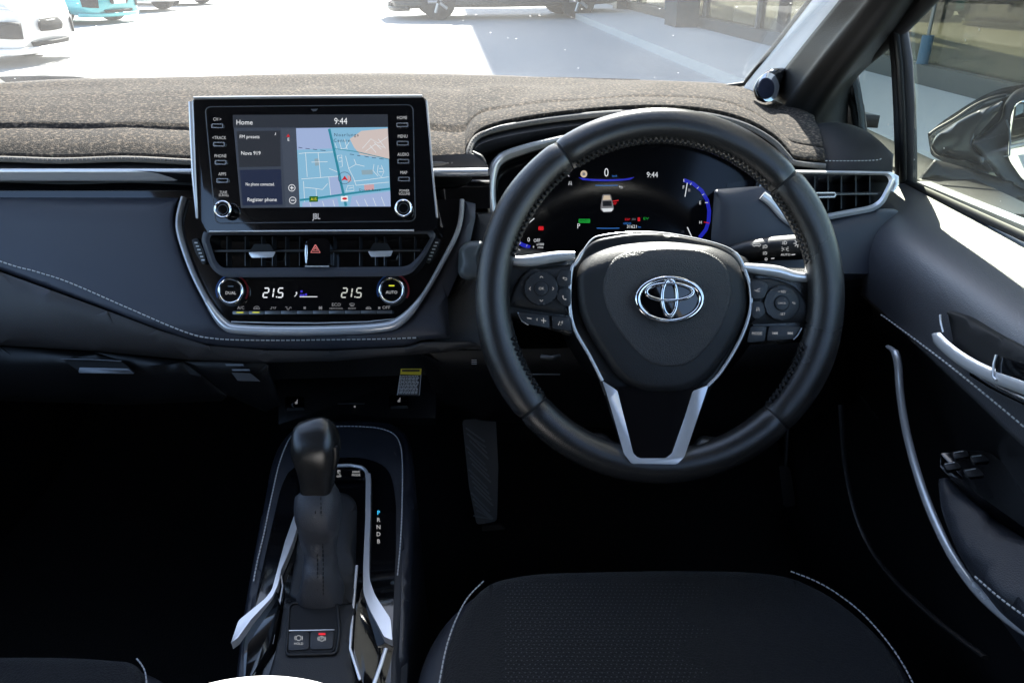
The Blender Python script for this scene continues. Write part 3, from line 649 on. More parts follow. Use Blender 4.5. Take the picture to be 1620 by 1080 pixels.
up('map_area', 'beige', zz(Z1, [(850, 300), (905, 262), (1030, 250), (1038, 395), (900, 375), (870, 340)]), .0012)
up('map_area', 'maplilac', zz(Z1, [(860, 572), (1042, 548), (1044, 620), (850, 620)]), .0012)
up('map_area', 'maplilac', zz(Z1, [(625, 602), (790, 580), (800, 620), (625, 622)]), .0012)
up('map_area', 'park', zz(Z1, [(682, 395), (700, 392), (706, 425), (686, 428)]), .0013)
up('map_area', 'park', zz(Z1, [(905, 448), (958, 446), (960, 468), (908, 470)]), .0013)
up('map_area', 'pink', zz(Z1, [(918, 518), (965, 515), (966, 540), (920, 545)]), .0013)
up('map_area', 'maplilac', zz(Z1, [(752, 480), (800, 478), (812, 560), (760, 566)]), .0012)
up('map_area', 'pink', zz(Z1, [(838, 470), (856, 480), (858, 500), (842, 506)]), .0012)
def mz(*p): return [Z1(x, y) for x, y in p]
st = [mz((608, 370), (640, 366), (700, 365), (770, 362)), mz((640, 366), (648, 480)), mz((700, 366), (712, 484)), (mz((668, 410), (745, 408))), mz((620, 490), (700, 484), (800, 476)), mz((700, 484), (750, 480), (760, 570)), mz((630, 500), (636, 600)), mz((636, 530), (690, 535), (720, 540), (745, 512)), mz((690, 535), (692, 575)),
      mz((752, 440), (800, 460)), mz((790, 380), (812, 376), (815, 430), (795, 438), (790, 380)), mz((800, 390), (812, 388)), mz((798, 408), (814, 405)), mz((830, 380), (845, 440), (870, 490), (880, 520)), mz((845, 440), (880, 420), (920, 430)), mz((880, 420), (870, 395)), mz((870, 500), (930, 494), (1035, 480)), mz((880, 520), (960, 512), (1036, 505)),
      mz((780, 320), (790, 350), (830, 345), (850, 310)), mz((800, 310), (812, 352)), mz((825, 300), (838, 350)), mz((910, 345), (950, 300), (985, 320), (1030, 290)), mz((925, 360), (970, 325), (1010, 340)), mz((945, 330), (975, 365)), mz((965, 315), (1000, 350)), mz((985, 300), (1020, 345)),
      mz((965, 420), (960, 450), (985, 478)), mz((985, 425), (980, 460), (1000, 482), (1012, 455), (1000, 425)), mz((990, 440), (1006, 440)), mz((988, 455), (1008, 456)), mz((770, 590), (778, 620)), mz((880, 590), (895, 620)), mz((920, 585), (935, 620)), mz((960, 580), (975, 618)), mz((1000, 575), (1016, 618)), mz((720, 595), (728, 620)), mz((660, 600), (666, 620)), mz((830, 548), (870, 545), (868, 520), (840, 522), (832, 548)), mz((845, 535), (865, 530))]
ribbons('street_line', ui['street'], mp_, [(.75, l) for l in st], IM, .0016)
ribbons('main_road', ui['road'], mp_, [(4.0, mz((752, 252), (770, 330), (790, 420), (806, 500), (820, 560), (832, 618))), (3.2, mz((613, 590), (700, 580), (800, 566), (900, 552), (1042, 536))), (1.2, mz((770, 345), (880, 360), (1036, 396)))], IM, .0019)
ribbons('rail_line', ui['rail'], mp_, [(.9, mz(a, b)) for a, b in (((606, 340), (625, 343)), ((640, 345), (660, 347)), ((675, 349), (695, 351)), ((710, 353), (735, 356)), ((850, 372), (870, 375)), ((885, 378), (900, 380)), ((920, 382), (940, 386)), ((955, 388), (975, 391)), ((990, 393), (1010, 396)))], IM, .0022, 'stuff')
ribbons('position_ring', ui['rail'], mp_, [(.7, [Z1(825 + 30 * math.cos(a * .3), 485 + 28 * math.sin(a * .3)) for a in range(22)])], IM, .0022)
up('position_arrow', 'red', zz(Z1, [(826, 474), (842, 498), (826, 493), (810, 498)]), .0024, lcd)
up('route_sign', 'green', zz(Z1, [(658, 572), (699, 571), (699, 598), (658, 599)]), .0024, lcd)
up('place_sign', 'white', rp(zz(Z1, [(808, 572), (840, 570), (842, 596), (808, 597)]), 1), .0024, lcd)
up('place_mark', 'red', [Z1(*p) for p in ell(826, 583, 12, 6, 14)], .0027, lcd)
up('compass_mark', 'red', zz(Z1, [(558, 276), (567, 290), (549, 290)]), .0015, lcd)
for s, x, y, h, k, al, sx in (('Home', 310, 222, 8.0, 'white', 'LEFT', .95), ('9:44', 807, 217, 10.5, 'white', 'CENTER', .85), ('FM presets', 326, 290, 5.6, 'white', 'LEFT', .92), ('Nova 919', 333, 368, 6.2, 'white', 'LEFT', .92), ('No phone connected.', 355, 515, 5.2, 'white', 'LEFT', .72), ('Register phone', 363, 588, 6.0, 'white', 'LEFT', .92), ('Noarlunga', 834, 281, 5.4, 'mapink', 'CENTER', 1.0), ('Centre', 812, 308, 5.4, 'mapink', 'CENTER', 1.0), ('E', 559, 303, 5.0, 'white', 'CENTER', 1), ('A15', 679, 586, 4.6, 'yellow', 'CENTER', .9), ('Dyson Road', 945, 542, 3.8, 'mapink', 'CENTER', 1.05)):
    text(s, *Z1(x, y), h, IM, ui[k], lcd, .0028, al, sx=sx, track=1.25 if k == 'mapink' else 1.0)
text('\u266a', *Z1(497, 276), 5, IM, ui['white'], lcd, .0028)
for x, y, s in ((575, 532, '+'), (579, 591, '-')):
    px, py = Z1(x, y)
    ribbons('zoom_button', ui['white'], lcd, [(.9, [(px + 5.2 * math.cos(a * .3), py + 5.2 * math.sin(a * .3)) for a in range(22)]), (1.2, [(px - 3, py), (px + 3, py)])] + ([(1.2, [(px, py - 3), (px, py + 3)])] if s == '+' else []), IM, .0022)
btnm = emis('backlit print', (205, 208, 212), .75)
ringm = mat('bright ring', (0.75, 0.76, 0.78), 0.25, 0.8)
for x, y, s, lx, ly in ((221, 238, 'CH >', 221, 207), (229, 325, '<TRACK', 230, 295), (237, 411, 'PHONE', 236, 381), (245, 497, 'APPS', 245, 467), (1099, 233, 'HOME', 1098, 200), (1101, 320, 'MENU', 1101, 288), (1104, 406, 'AUDIO', 1104, 374), (1107, 490, 'MAP', 1106, 460)):
    a, b = Z1(x, y); q = plate('button', piano, iu, rect(a - 9.2, b - 3.3, a + 9.2, b + 3.3, 1.5), IM, .003, .0018, .0005)
    ringplate('button_rim', ringm, q, rect(a - 9.4, b - 3.6, a + 9.4, b + 3.6, 1.8), rect(a - 7.6, b - 2.0, a + 7.6, b + 2.0, .8), IM, .001, .0022)
    text(s, *Z1(lx, ly), 5.2, IM, btnm, q, .0006, sx=.80)
for x, y, ls in ((247, 634, (('TUNE', 250, 553), ('SCROLL', 252, 567))), (1105, 628, (('POWER', 1109, 546), ('VOLUME', 1109, 561)))):
    a, b = Z1(x, y); q = plate('knob', piano, iu, ell(a, b, 12.5, 12.8, 32), IM, .008, .012, .001)
    tube('knob_ring', chrome, q, [IM(px, py, .0115) for px, py in ell(a, b, 12.2, 12.5, 36)], .0014, .0016, None, 8, True)
    ringplate('knob_groove', greym, q, ell(a, b, 8.2, 8.4, 28), ell(a, b, 7.2, 7.4, 28), IM, .0006, .0128)
    for s, lx, ly in ls: text(s, *Z1(lx, ly), 4.2, IM, btnm, q, .0006, sx=.78)
text('JBL', *Z1(692, 668), 9.0, IM, emis('logo print', (190, 195, 205), .7), iu, .0006, sx=.72, bold=.02)
plate('sensor_notch', greym, iu, zz(Z1, [(664, 158), (700, 157), (690, 168), (676, 170)]), IM, .001, .0008)

# ================================================================ CENTRE CONSOLE FASCIA (vents, hazard switch, climate)
cf = thing('climate_panel', 'gloss black climate control panel with two round dials and 21.5 readouts below the vents', 'climate control', at(495, 470, .88))
CM = Mf(.885)
so_ = [Vector(p) for p in [(291, 312), (283, 347), (286, 376), (304, 428), (327, 474), (354, 512), (384, 521), (491, 523), (599, 518), (635, 506), (669, 468), (702, 411), (722, 371), (729, 345), (731, 316)]]
so2 = sp(so_, 5)
plate('gloss_panel', piano, cf, [(p.x, p.y) for p in so2], CM, .02, 0, .001)
tube('silver_surround', silver, cf, [CM(p.x, p.y, .004) for p in so2], [.0028 + .0030 * max(0, min(1, (p.y - 470) / 40)) for p in so2], .006, None, 10)
tube('inner_line', silver, cf, [CM(x, y, .002) for x, y in ((366, 509), (430, 510.5), (500, 511), (580, 509), (628, 504))], .0009, .001)
dig = emis('readout', (235, 240, 245), 1.0); amber = emis('amber lamp', (225, 225, 60), 1.0); blu = emis('blue lamp', (60, 50, 190), 1.0)
redm = mat('red arc', (0.35, 0.03, 0.04), .4); bluem = mat('blue arc', (0.03, 0.12, 0.40), .4)
for x, s, on_ in ((365, 'DUAL', None), (619.5, 'AUTO', amber)):
    y = 460 if s == 'DUAL' else 459
    k = plate('dial', piano, cf, ell(x, y, 19, 19.5, 40), CM, .014, .012, .001)
    tube('dial_ring', chrome, k, [CM(a, b, .0115) for a, b in ell(x, y, 18.6, 19.2, 44)], .0018, .0022, None, 8, True)
    plate('dial_skirt', plastic, k, ell(x + 2.5, y + 3, 21.5, 22, 40), CM, .008, .004, .001)
    text(s, x, y + 3.5, 5.0, CM, btnm, k, .0126, sx=.95)
    plate('indicator', on_ or greym, k, rect(x - 4.5, y - 8.2, x + 4.5, y - 6.2, .8), CM, .0004, .0127)
    arc = lambda a0, a1, r: [(x + 2 + r * math.cos(rad(a0 + (a1 - a0) * i / 14)), y - r * math.sin(rad(a0 + (a1 - a0) * i / 14))) for i in range(15)]
    ribbons('warm_arc', redm, k, [(3, arc(70, -30, 25))], CM, .0006); ribbons('cool_arc', bluem, k, [(2.2, arc(115, 205, 25))], CM, .0006)
def seg7(px, py, d, h, M, m, par):
    w_ = h * .52; S = {'2': 'abged', '1': 'bc', '5': 'afgcd'}[d]; L = []
    T = lambda u, v: (px + u * w_ - (v - .5) * h * .14 , py + (v - .5) * h)
    co = {'a': ((0, 0), (1, 0)), 'b': ((1, 0), (1, .5)), 'c': ((1, .5), (1, 1)), 'd': ((0, 1), (1, 1)), 'e': ((0, .5), (0, 1)), 'f': ((0, 0), (0, .5)), 'g': ((0, .5), (1, .5))}
    for s in S:
        a, b = co[s]; a = Vector(T(*a)); b = Vector(T(*b)); c = (b - a) * .08; L.append((2.0, [a + c, b - c]))
    ribbons('digit', m, par, L, M, .0006)
for x0, m_ in ((417, dig), (541, emis('readout dim', (215, 218, 210), .8))):
    for dx, d in ((0, '2'), (11, '1'), (23, '5')): seg7(x0 + dx - (3 if d == '1' else 0), 463, d, 14.5, CM, m_, cf)
    plate('digit_point', m_, cf, rect(x0 + 19.5, 468.6, x0 + 21.6, 470.6, .3), CM, .0003, .0006)
ribbons('fan_readout', dig, cf, [(1.0, [(466, 469), (470, 464)]), (2.2, [(468, 463), (470, 463)]), (1.2, [(474, 469.3), (502, 469.3)])], CM, .0006)
for x, y in ((477, 461), (476, 467), (480, 467), (484, 466)): plate('fan_lamp', blu, cf, rect(x - 1.6, y - 1.6, x + 1.6, y + 1.6, .4), CM, .0003, .0008)
for k in range(10):
    x0 = 368 + k * 25.3; y0 = 494.6 - k * .15
    b_ = plate('climate_button', greym, cf, rect(x0, y0 - 2.4, x0 + 24.4, y0 + 2.6, .6), CM, .008, .008, .0008)
    if k in (0, 1): plate('indicator', amber, b_, rect(x0 + 6, y0 - 1.2, x0 + 17, y0 + .4, .3), CM, .0004, .0085)
pr = emis('dim print', (170, 172, 178), .55)
text('A/C', 381, 487, 5.2, CM, pr, cf, sx=.95); text('ECO', 532, 482, 5.2, CM, pr, cf); text('HEAT/COOL', 532, 488, 2.8, CM, pr, cf); text('FRONT', 557, 488, 2.8, CM, pr, cf); text('REAR', 583, 488, 2.8, CM, pr, cf); text('OFF', 611, 486.5, 5.2, CM, pr, cf); 
def icon(x, y, kind, M, m, par, s=1.0, lift=.0006):
    G = {'car': [(.9, [(-6, 2), (-5, -1), (-2, -3), (3, -3), (5, -.5), (6.5, 2), (-6, 2)]), (.9, [(-2, 0), (2, 0)])],
         'face': [(.9, [(-6, 2), (-3, 2), (-2, -2), (-4, -2)]), (.9, [(0, -2), (2, 2), (2, -2)]), (.9, [(4, 2), (5, -2), (6, -2)])],
         'feet': [(.9, [(-6, -2), (-2, -2), (-3, 1), (-1, 2)]), (.9, [(1, 2), (3, -1), (5, -2), (6, 1)]), (.9, [(-2, 3), (2, 3)])],
         'fan': [(1.6, [(-2, -2), (2, 2)]), (1.6, [(-2, 2), (2, -2)])],
         'fan2': [(1.8, [(-3, -3), (3, 3)]), (1.8, [(-3, 3), (3, -3)]), (.7, [(-4, 0), (4, 0)])],
         'screen': [(.9, [(-5, -2), (0, -3.2), (5, -2), (3, 2), (-3, 2), (-5, -2)]), (.8, [(-1.5, -1), (-1.5, 4)]), (.8, [(1.5, -1), (1.5, 4)])],
         'seat': [(1.6, [(2, -4), (1.5, 0), (-2, 1.5)]), (1.6, [(-2.5, 2), (-2.5, 4), (2, 4)]), (1.2, [(1.5, 0), (1.5, 4)])],
         'trac': [(1.0, [(-4, -4), (-3, -7), (3, -7), (4, -4), (-4, -4)]), (1.0, [(-4, 1), (-2, -2), (0, 1), (2, 4), (4, 1)])],
         'arrow': [(.9, [(-4, -1.5), (2.5, -1.5), (3.5, .5), (2.5, 2.2), (-1, 2.2)]), (.9, [(-2, -3.5), (-4.3, -1.5), (-2, .5)])],
         'phone': [(1.3, [(-2.5, -3.5), (-2.8, -1), (-1, 2), (1.5, 3.2), (3, 2.5)]), (1.6, [(-3, -3.8), (-1.6, -2.2)]), (1.6, [(1.4, 2), (3.2, 3)])],
         'voice': [(1.2, [(-4, 4), (-3.5, 1), (-2, 0)]), (1.4, [(-2, -3), (-2.4, -1)]), (.8, [(1, -3), (1, 0)]), (.8, [(3, -4), (3, 1)]), (.8, [(1, 2), (0, 4)])],
         'lane': [(.9, [(-3, 4), (-1.5, -4)]), (.9, [(3, 4), (1.5, -4)]), (.9, [(0, 3), (0, 0)])],
         'gap': [(.9, [(-5, 0), (-2, 1), (2, -2), (5, -3)]), (.9, [(-1, 2), (5, 2)])],
         'skipb': [(.9, [(-4.5, -2.5), (-4.5, 2.5)]), (1.4, [(-3, 0), (0, -2), (0, 2), (-3, 0)]), (1.4, [(1, 0), (4, -2), (4, 2), (1, 0)])],
         'skipf': [(.9, [(4.5, -2.5), (4.5, 2.5)]), (1.4, [(3, 0), (0, -2), (0, 2), (3, 0)]), (1.4, [(-1, 0), (-4, -2), (-4, 2), (-1, 0)])],
         'lamp': [(.9, [(-1, -3), (-1, 3), (2, 2), (3, 0), (2, -2), (-1, -3)]), (.8, [(-2.5, -2), (-5, -1.5)]), (.8, [(-2.5, 0), (-5, .5)]), (.8, [(-2.5, 2), (-5, 2.5)])],
         'turn': [(1.1, [(-1, 1.5), (-4, 1.5), (-4, 3.2), (-8, 0), (-4, -3.2), (-4, -1.5), (4, -1.5), (4, -3.2), (8, 0), (4, 3.2), (4, 1.5), (-1, 1.5)])],
         'side': [(.9, [(-1.5, 2), (-3.2, 0), (-1.5, -2)]), (.9, [(1.5, 2), (3.2, 0), (1.5, -2)]), (.8, [(-4, -2.5), (-6, -3.5)]), (.8, [(-4, 0), (-6, 0)]), (.8, [(-4, 2.5), (-6, 3.5)]), (.8, [(4, -2.5), (6, -3.5)]), (.8, [(4, 0), (6, 0)]), (.8, [(4, 2.5), (6, 3.5)])],
         'sun': [(1.1, [(3 * math.cos(a * .45), 3 * math.sin(a * .45)) for a in range(15)])] + [(1.1, [(4.2 * math.cos(a * .785), 4.2 * math.sin(a * .785)), (6.4 * math.cos(a * .785), 6.4 * math.sin(a * .785))]) for a in range(8)],
         'wiper': [(2.6, [(-4, -3), (0, -4.2), (4, -3)]), (3.2, [(-2.2, -1), (2.2, -1)]), (1.2, [(0, 0), (3, 5)])],
         'park': [(.9, [(4.2 * math.cos(a * .42), 4.2 * math.sin(a * .42)) for a in range(16)]), (.9, [(-5.5, -3.5), (-6.4, 0), (-5.5, 3.5)]), (.9, [(5.5, -3.5), (6.4, 0), (5.5, 3.5)])],
         'up': [(1.1, [(-3, 1.5), (0, -1.5), (3, 1.5)])], 'down': [(1.1, [(-3, -1.5), (0, 1.5), (3, -1.5)])], 'left': [(1.1, [(1.5, -3), (-1.5, 0), (1.5, 3)])], 'right': [(1.1, [(-1.5, -3), (1.5, 0), (-1.5, 3)])]}[kind]
    return ribbons('symbol', m, par, [(w_ * s, [(x + a * s, y + b * s) for a, b in l]) for w_, l in G], M, lift)
for x, k in ((406, 'car'), (432, 'face'), (456, 'feet'), (482, 'fan'), (507, 'fan2'), (557, 'screen'), (583, 'car'), (600, 'fan')): icon(x, 487 if k in ('car', 'face', 'feet', 'fan', 'fan2') else 482, k, CM, pr, cf, .8 if x != 583 else .6)

cv = thing('centre_vents', 'pair of black air vents with silver tabs either side of the hazard switch', 'air vents', at(500, 400, .87))
VM = Mf(.868)
hoodo = rp([(322, 366), (684, 363), (690, 372, 8), (672, 408, 14), (652, 432, 14), (636, 437, 10), (352, 439, 14), (333, 424, 14), (318, 380, 10)], 3, 5)
hoodi = rp([(334, 372), (676, 370), (681, 376, 4), (664, 404, 10), (648, 419, 10), (636, 422, 8), (352, 424, 10), (342, 414, 10), (331, 380, 6)], 3, 5)
ringplate('vent_surround', soft, cv, hoodo, hoodi, VM, .03, 0, .002)
plate('vent_well', darkm, cv, hoodi, VM, .004, -.028)
plate('cross_slat', plastic, cv, [(337, 395), (668, 394), (668, 398), (338, 399)], VM, .02, -.004, .0008)
tube('slat_edge', greym, cv, [VM(x, 397.5 - (x - 337) * .003, -.0035) for x in (340, 440, 560, 664)], .0006)
for x in (358, 387, 413, 430, 451, 473, 527, 568, 593, 607, 631, 655):
    plate('vertical_slat', plastic, cv, [(x, 374), (x + 1.8, 374), (x + 1.8, 421), (x, 421)], VM, .018, -.010)
    tube('slat_tip', greym, cv, [VM(x + .9, 400, -.0095), VM(x + .9, 420, -.0095)], .00045)
for x0, x1, y in ((393, 436, 398), (582, 622, 396.5)):
    t_ = plate('vent_tab', plastic, cv, rp([(x0 + 9, y - 12), (x1 - 9, y - 12), (x1 - 2, y), (x0 + 2, y)], 2), VM, .010, .002)
    plate('tab_trim', silver, t_, rp([(x0, y + 1), (x1, y), (x1 - 4, y + 9), (x0 + 5, y + 10)], 2), VM, .006, .007, .0012)
tw2 = []
for pts, nm in (([(303, 379), (312, 376), (322, 396), (327, 417), (321, 419), (309, 400)], 0), ([(697, 379), (690, 376), (680, 396), (674, 415), (679, 418), (690, 400)], 1)):
    q = plate('thumbwheel', plastic, cv, rp(pts, 3), CM, .006, .005, .001)
    c0 = Vector(pts[0]).lerp(Vector(pts[1]), .5); c1 = Vector(pts[3]).lerp(Vector(pts[4]), .5)
    for i in range(6):
        c = c0.lerp(c1, .16 + i * .135)
        plate('wheel_rib', ink if i < 5 else silver, q, rect(c.x - 2.6, c.y - 1.1, c.x + 2.6, c.y + 1.1, .5), CM, .001, .0058)
hz = thing('hazard_switch', 'black hazard warning switch with a red triangle between the two centre vents', 'hazard switch', at(500, 400, .86))
plate('switch_body', piano, hz, rp([(482, 384, 3), (490, 378, 3), (514, 377, 3), (522, 382, 3), (522, 420, 3), (482, 421, 3)], 3), VM, .03, .006, .002)
tube('side_chrome', chrome, hz, [VM(484.5, y, .006) for y in (388, 400, 416)], [.0012, .0018, .0008], .001)
tube('lower_lip', silver, hz, [VM(x, 421.5, .006) for x in (483, 500, 521)], .0009)
hr_ = emis('hazard red', (225, 130, 130), .9)
tri = lambda s: [(499 , 393 - 10 * s + 2), (499 + 9.5 * s, 393 + 7 * s + 1), (499 - 9.5 * s, 393 + 7 * s + 1)]
ribbons('triangle', hr_, hz, [(1.6, tri(.78) + [tri(.78)[0]]), (1.3, tri(.36) + [tri(.36)[0]])], VM, .0066)

# ================================================================ INSTRUMENT CLUSTER
ic = thing('instrument_cluster', 'digital instrument display behind the steering wheel reading 0 km/h and 9:44', 'instrument display', at(1000, 300, 1.0))
KM = Mf(.985)
oc = zz(Z2, [(195, 560), (185, 470), (190, 400), (210, 345), (290, 300), (420, 262), (600, 225), (900, 208), (1100, 215), (1290, 262), (1420, 345), (1436, 400), (1420, 470), (1380, 580), (1300, 730), (1000, 760), (330, 790), (230, 700)])
oc = [(p.x, p.y) for p in sp([Vector(p) for p in oc], 4, True)]
scr = mat('display glass', (0.003, 0.003, 0.004), 0.12, spec=0.35)
plate('display_glass', scr, ic, oc, KM, .006, 0)
fr2 = zz(Z2, [(178, 570), (168, 480), (172, 400), (190, 335), (235, 292), (330, 258), (430, 232), (560, 205), (750, 188), (920, 184), (1080, 190), (1200, 215), (1310, 258), (1420, 325), (1446, 385), (1432, 455), (1395, 570), (1350, 660), (1300, 728)])
fs = sp([Vector(p) for p in fr2], 4)
tube('surround', silver, ic, [at(p.x, p.y, .955 + .0002 * max(0, p.x - 860) * .3) for p in fs], [max(.0026, .0062 - .000016 * max(0, p.x - 790)) for p in fs], .010, None, 10)
# shroud between surround and glass, and the hood underside above it
Va = [at(p.x, p.y, .958) for p in fs]; Vb = [at(860 + (p.x - 860) * .985 , p.y + 6, 1.0) for p in fs]
surf('inner_shroud', plastic, ic, [Va[::3], [a.lerp(b, .5) for a, b in zip(Va, Vb)][::3], Vb[::3]], 3, 2, .003)
hood = [(744, 252, .925), (754, 222, .935), (782, 205, .945), (830, 195, .958), (890, 186, .968), (960, 179, .975), (1043, 176, .978), (1120, 182, .975), (1180, 198, .97), (1222, 224, .965), (1250, 256, .957)]
hb = [(775, 268, .955), (782, 252, .962), (800, 240, .968), (840, 230, .975), (895, 218, .982), (965, 212, .985), (1043, 211, .985), (1120, 218, .982), (1165, 233, .978), (1198, 262, .972), (1212, 285, .965)]
surf('hood_underside', soft, ic, [[at(*p) for p in hood], [at(a[0] * .5 + b[0] * .5, a[1] * .5 + b[1] * .5, max(a[2], b[2]) + .03) for a, b in zip(hood, hb)], [at(*p) for p in hb]], 4, 5, -.003)
shell('hood_corner', pillar_m, ic, rp(zz(Z2, [(80, 262), (130, 285), (150, 320), (145, 340), (70, 330)]), 4), Mf(.918), None, 4, .004, .02, 8)
E = {k: emis('gauge ' + k, c, s) for k, c, s in (('white', (225, 230, 235), .9), ('blue', (30, 36, 165), 1.0), ('cyan', (60, 130, 215), .8), ('red', (205, 25, 35), .9), ('green', (20, 150, 50), .9), ('navy', (14, 18, 100), 1), ('grey', (120, 120, 125), .8), ('cream', (220, 200, 175), .8), ('dark', (30, 32, 38), .6))}
def kt(s, x, y, h, k, al='CENTER', sx=.9): return text(s, *Z2(x, y), h, KM, E[k], ic, .0012, al, sx=sx)
def kp(name, k, pts, l=.0010): return plate(name, E[k], ic, [Z2(*p) for p in pts], KM, .0002, l)
def kr(name, k, lines, l=.0010): return ribbons(name, E[k], ic, [(w_, [Z2(*p) for p in pts]) for w_, pts in lines], KM, l)
kt('0', 718, 371, 14, 'white', sx=.8); kt('km/h', 757, 386, 3.2, 'cyan'); kt('9:44', 936, 381, 9, 'white', sx=.85)
kp('sign_disc', 'cream', ell(611, 376, 16, 17, 20)); kp('sign_centre', 'grey', ell(611, 376, 7, 8, 14), .0013)
kp('speed_glow', 'blue', [(585, 392), (640, 399), (718, 402), (800, 399), (852, 391), (830, 404), (780, 409), (718, 411), (650, 409), (605, 405)])
kr('glow_line', 'cyan', [(1.0, [(665, 430), (720, 431), (772, 430)]), (1.0, [(672, 633), (720, 634), (780, 633)])])
for pts, kx in (([(700, 473, 6), (738, 473, 6), (750, 520, 6), (754, 545, 6), (738, 557, 6), (705, 558, 6), (690, 545, 6), (692, 520, 6)], 'grey'),):
    plate('car_picture', E['grey'], ic, rp([Z2(a, b) + (r_ / 3,) for a, b, r_ in pts], 2), KM, .0003, .0008)
kp('car_roof', 'cream', [(706, 478), (734, 478), (740, 498), (700, 500)], .0013); kp('car_screen', 'dark', [(700, 505), (742, 503), (744, 528), (702, 529)], .0013); kp('car_nose', 'white', [(694, 540), (750, 538), (744, 553), (704, 555)], .0013)
kr('door_mark', 'red', [(1.6, [(748, 505), (776, 501)]), (1.2, [(752, 512), (768, 511), (760, 520), (750, 518)])], .0014)
icon(*Z2(787, 439), 'arrow', KM, E['white'], ic, .7, .0012); icon(*Z2(546, 420), 'lane', KM, E['white'], ic, .8, .0012)
plate('ready_lamp', E['green'], ic, rp([Z2(586, 589), Z2(641, 589), Z2(641, 608), Z2(586, 608)], 1), KM, .0002, .0010); text('READY', *Z2(613, 598), 3.6, KM, scr, ic, .0014)
kt('P', 586, 624, 8, 'white'); kt('ESP', 818, 592, 3.6, 'red', sx=1.2); kt('SRS', 848, 591, 3.0, 'grey', sx=1); kp('belt_lamp', 'red', rect(866, 582, 878, 600, 2)); kt('EV', 906, 588, 4.2, 'green', sx=1.4); kt('ODO', 817, 611, 3.2, 'cyan', sx=1.2); kt('31621', 840, 626, 5.2, 'white', sx=.95); kt('km', 875, 627, 3.2, 'cyan')
kp('brake_lamp', 'red', rect(395, 624, 420, 643, 4)); kt('1', 309, 660, 5.5, 'white'); kt('0', 349, 688, 7, 'white'); kt('OFF', 388, 692, 5.5, 'white', sx=.8); kt('x1000', 404, 710, 4.0, 'white', sx=.85); kt('r/min', 405, 724, 3.6, 'white', sx=.85); kt('8', 372, 722, 3.4, 'white')
kr('needle', 'white', [(1.4, [(278, 670), (376, 586)]), (1.4, [(1091, 484), (1102, 418)]), (1.5, [(1102, 628), (1124, 676)]), (.8, [(484, 388), (516, 366)]), (.8, [(520, 366), (542, 388)])], .0016)
kr('gauge_arc', 'blue', [(6.0, [(1085, 405), (1130, 422), (1170, 455), (1196, 500), (1206, 550), (1203, 600), (1190, 640), (1160, 678)]), (6, [(264, 660), (285, 690), (320, 712), (356, 724)])])
kr('gauge_tick', 'white', [(.9, [(1085, 400), (1086, 413)]), (.8, [(1116, 428), (1122, 418)]), (.8, [(1148, 446), (1156, 438)]), (.8, [(1172, 476), (1182, 471)]), (1.2, [(1186, 512), (1200, 512)]), (.8, [(290, 680), (282, 688)]), (.8, [(312, 700), (306, 710)]), (.8, [(342, 712), (338, 720)])], .0014)
kr('hot_tick', 'red', [(1.4, [(1180, 604), (1206, 609)])], .0014)
kt('F', 1084, 440, 5.5, 'white'); kt('E', 1163, 513, 5.5, 'white'); kt('H', 1165, 606, 5.0, 'white'); kp('pump_mark', 'grey', rect(1105, 446, 1116, 460, 2)); kp('temp_mark', 'dark', rect(1073, 644, 1088, 660, 2))
plate('glass_panel', mat('smoked side glass', (0.006, 0.008, 0.014), 0.25), ic, [Z2(*p) for p in ((1290, 420), (1420, 400), (1400, 500), (1340, 640), (1250, 720), (1280, 560))], KM, .0005, .0008)

# ================================================================ STEERING WHEEL
sw = thing('steering_wheel', 'black leather three-spoke steering wheel with a chrome oval emblem and control buttons', 'steering wheel', at(1043, 468, .80))
WM = Mf(.80)
def rimpt(a, h=0.0, ex=0.0): return WM(1043 + (264 + ex) * math.cos(rad(a)), 468 - (269 + ex) * math.sin(rad(a)), h)
def rimn(a): return -FW
tube('rim_core', darkm, sw, [rimpt(a) for a in range(0, 360, 4)], .0166, .0150, None, 12, True)
def rimsec(a0, a1, m_, nm='rim_section', fat=None):
    n = int((a1 - a0) / 2); A = [a0 + (a1 - a0) * i / n for i in range(n + 1)]
    ww = [.0180 + (fat(a) if fat else 0) for a in A]; ww[0] -= .0012; ww[-1] -= .0012
    hh = [.0165 + (fat(a) * .5 if fat else 0) for a in A]; hh[0] -= .0012; hh[-1] -= .0012
    return tube(nm, m_, sw, [rimpt(a) for a in A], ww, hh, None, 20)
g1 = lambda a: .0012 * math.exp(-((a - 148) / 12) ** 2) + .0015 * math.exp(-((a - 205) / 14) ** 2)
g2_ = lambda a: .0012 * math.exp(-((a - 32) / 12) ** 2) + .0015 * math.exp(-((a + 25) / 14) ** 2)
rimsec(42.5, 124.6, leather); rimsec(125.4, 220.6, leather_p, fat=g1); rimsec(221.4, 313.6, leather); rimsec(-45.6, 41.7, leather_p, fat=g2_)
# zig-zag sewing along the inner edge of the rim
V, F = [], []
for a0, a1 in ((44, 123), (127, 165), (195, 219), (-44, -18), (12, 41)):
    st_ = 1.0; k = 0; a = a0
    while a < a1:
        z1, z2 = (-22.5, -27.5) if k % 2 else (-27.5, -22.5); h1, h2 = (.0118, .0045) if k % 2 else (.0045, .0118)
        tube_data([rimpt(a, h1 + .0006, z1), rimpt(a + st_ * .5, (h1 + h2) / 2 + .0024, -25.6), rimpt(a + st_, h2 + .0006, z2)], .0011, .0011, None, 5, False, V, F)
        a += st_; k += 1
link('rim_stitching', V, F, dthread, sw, 60, None, 'stuff')
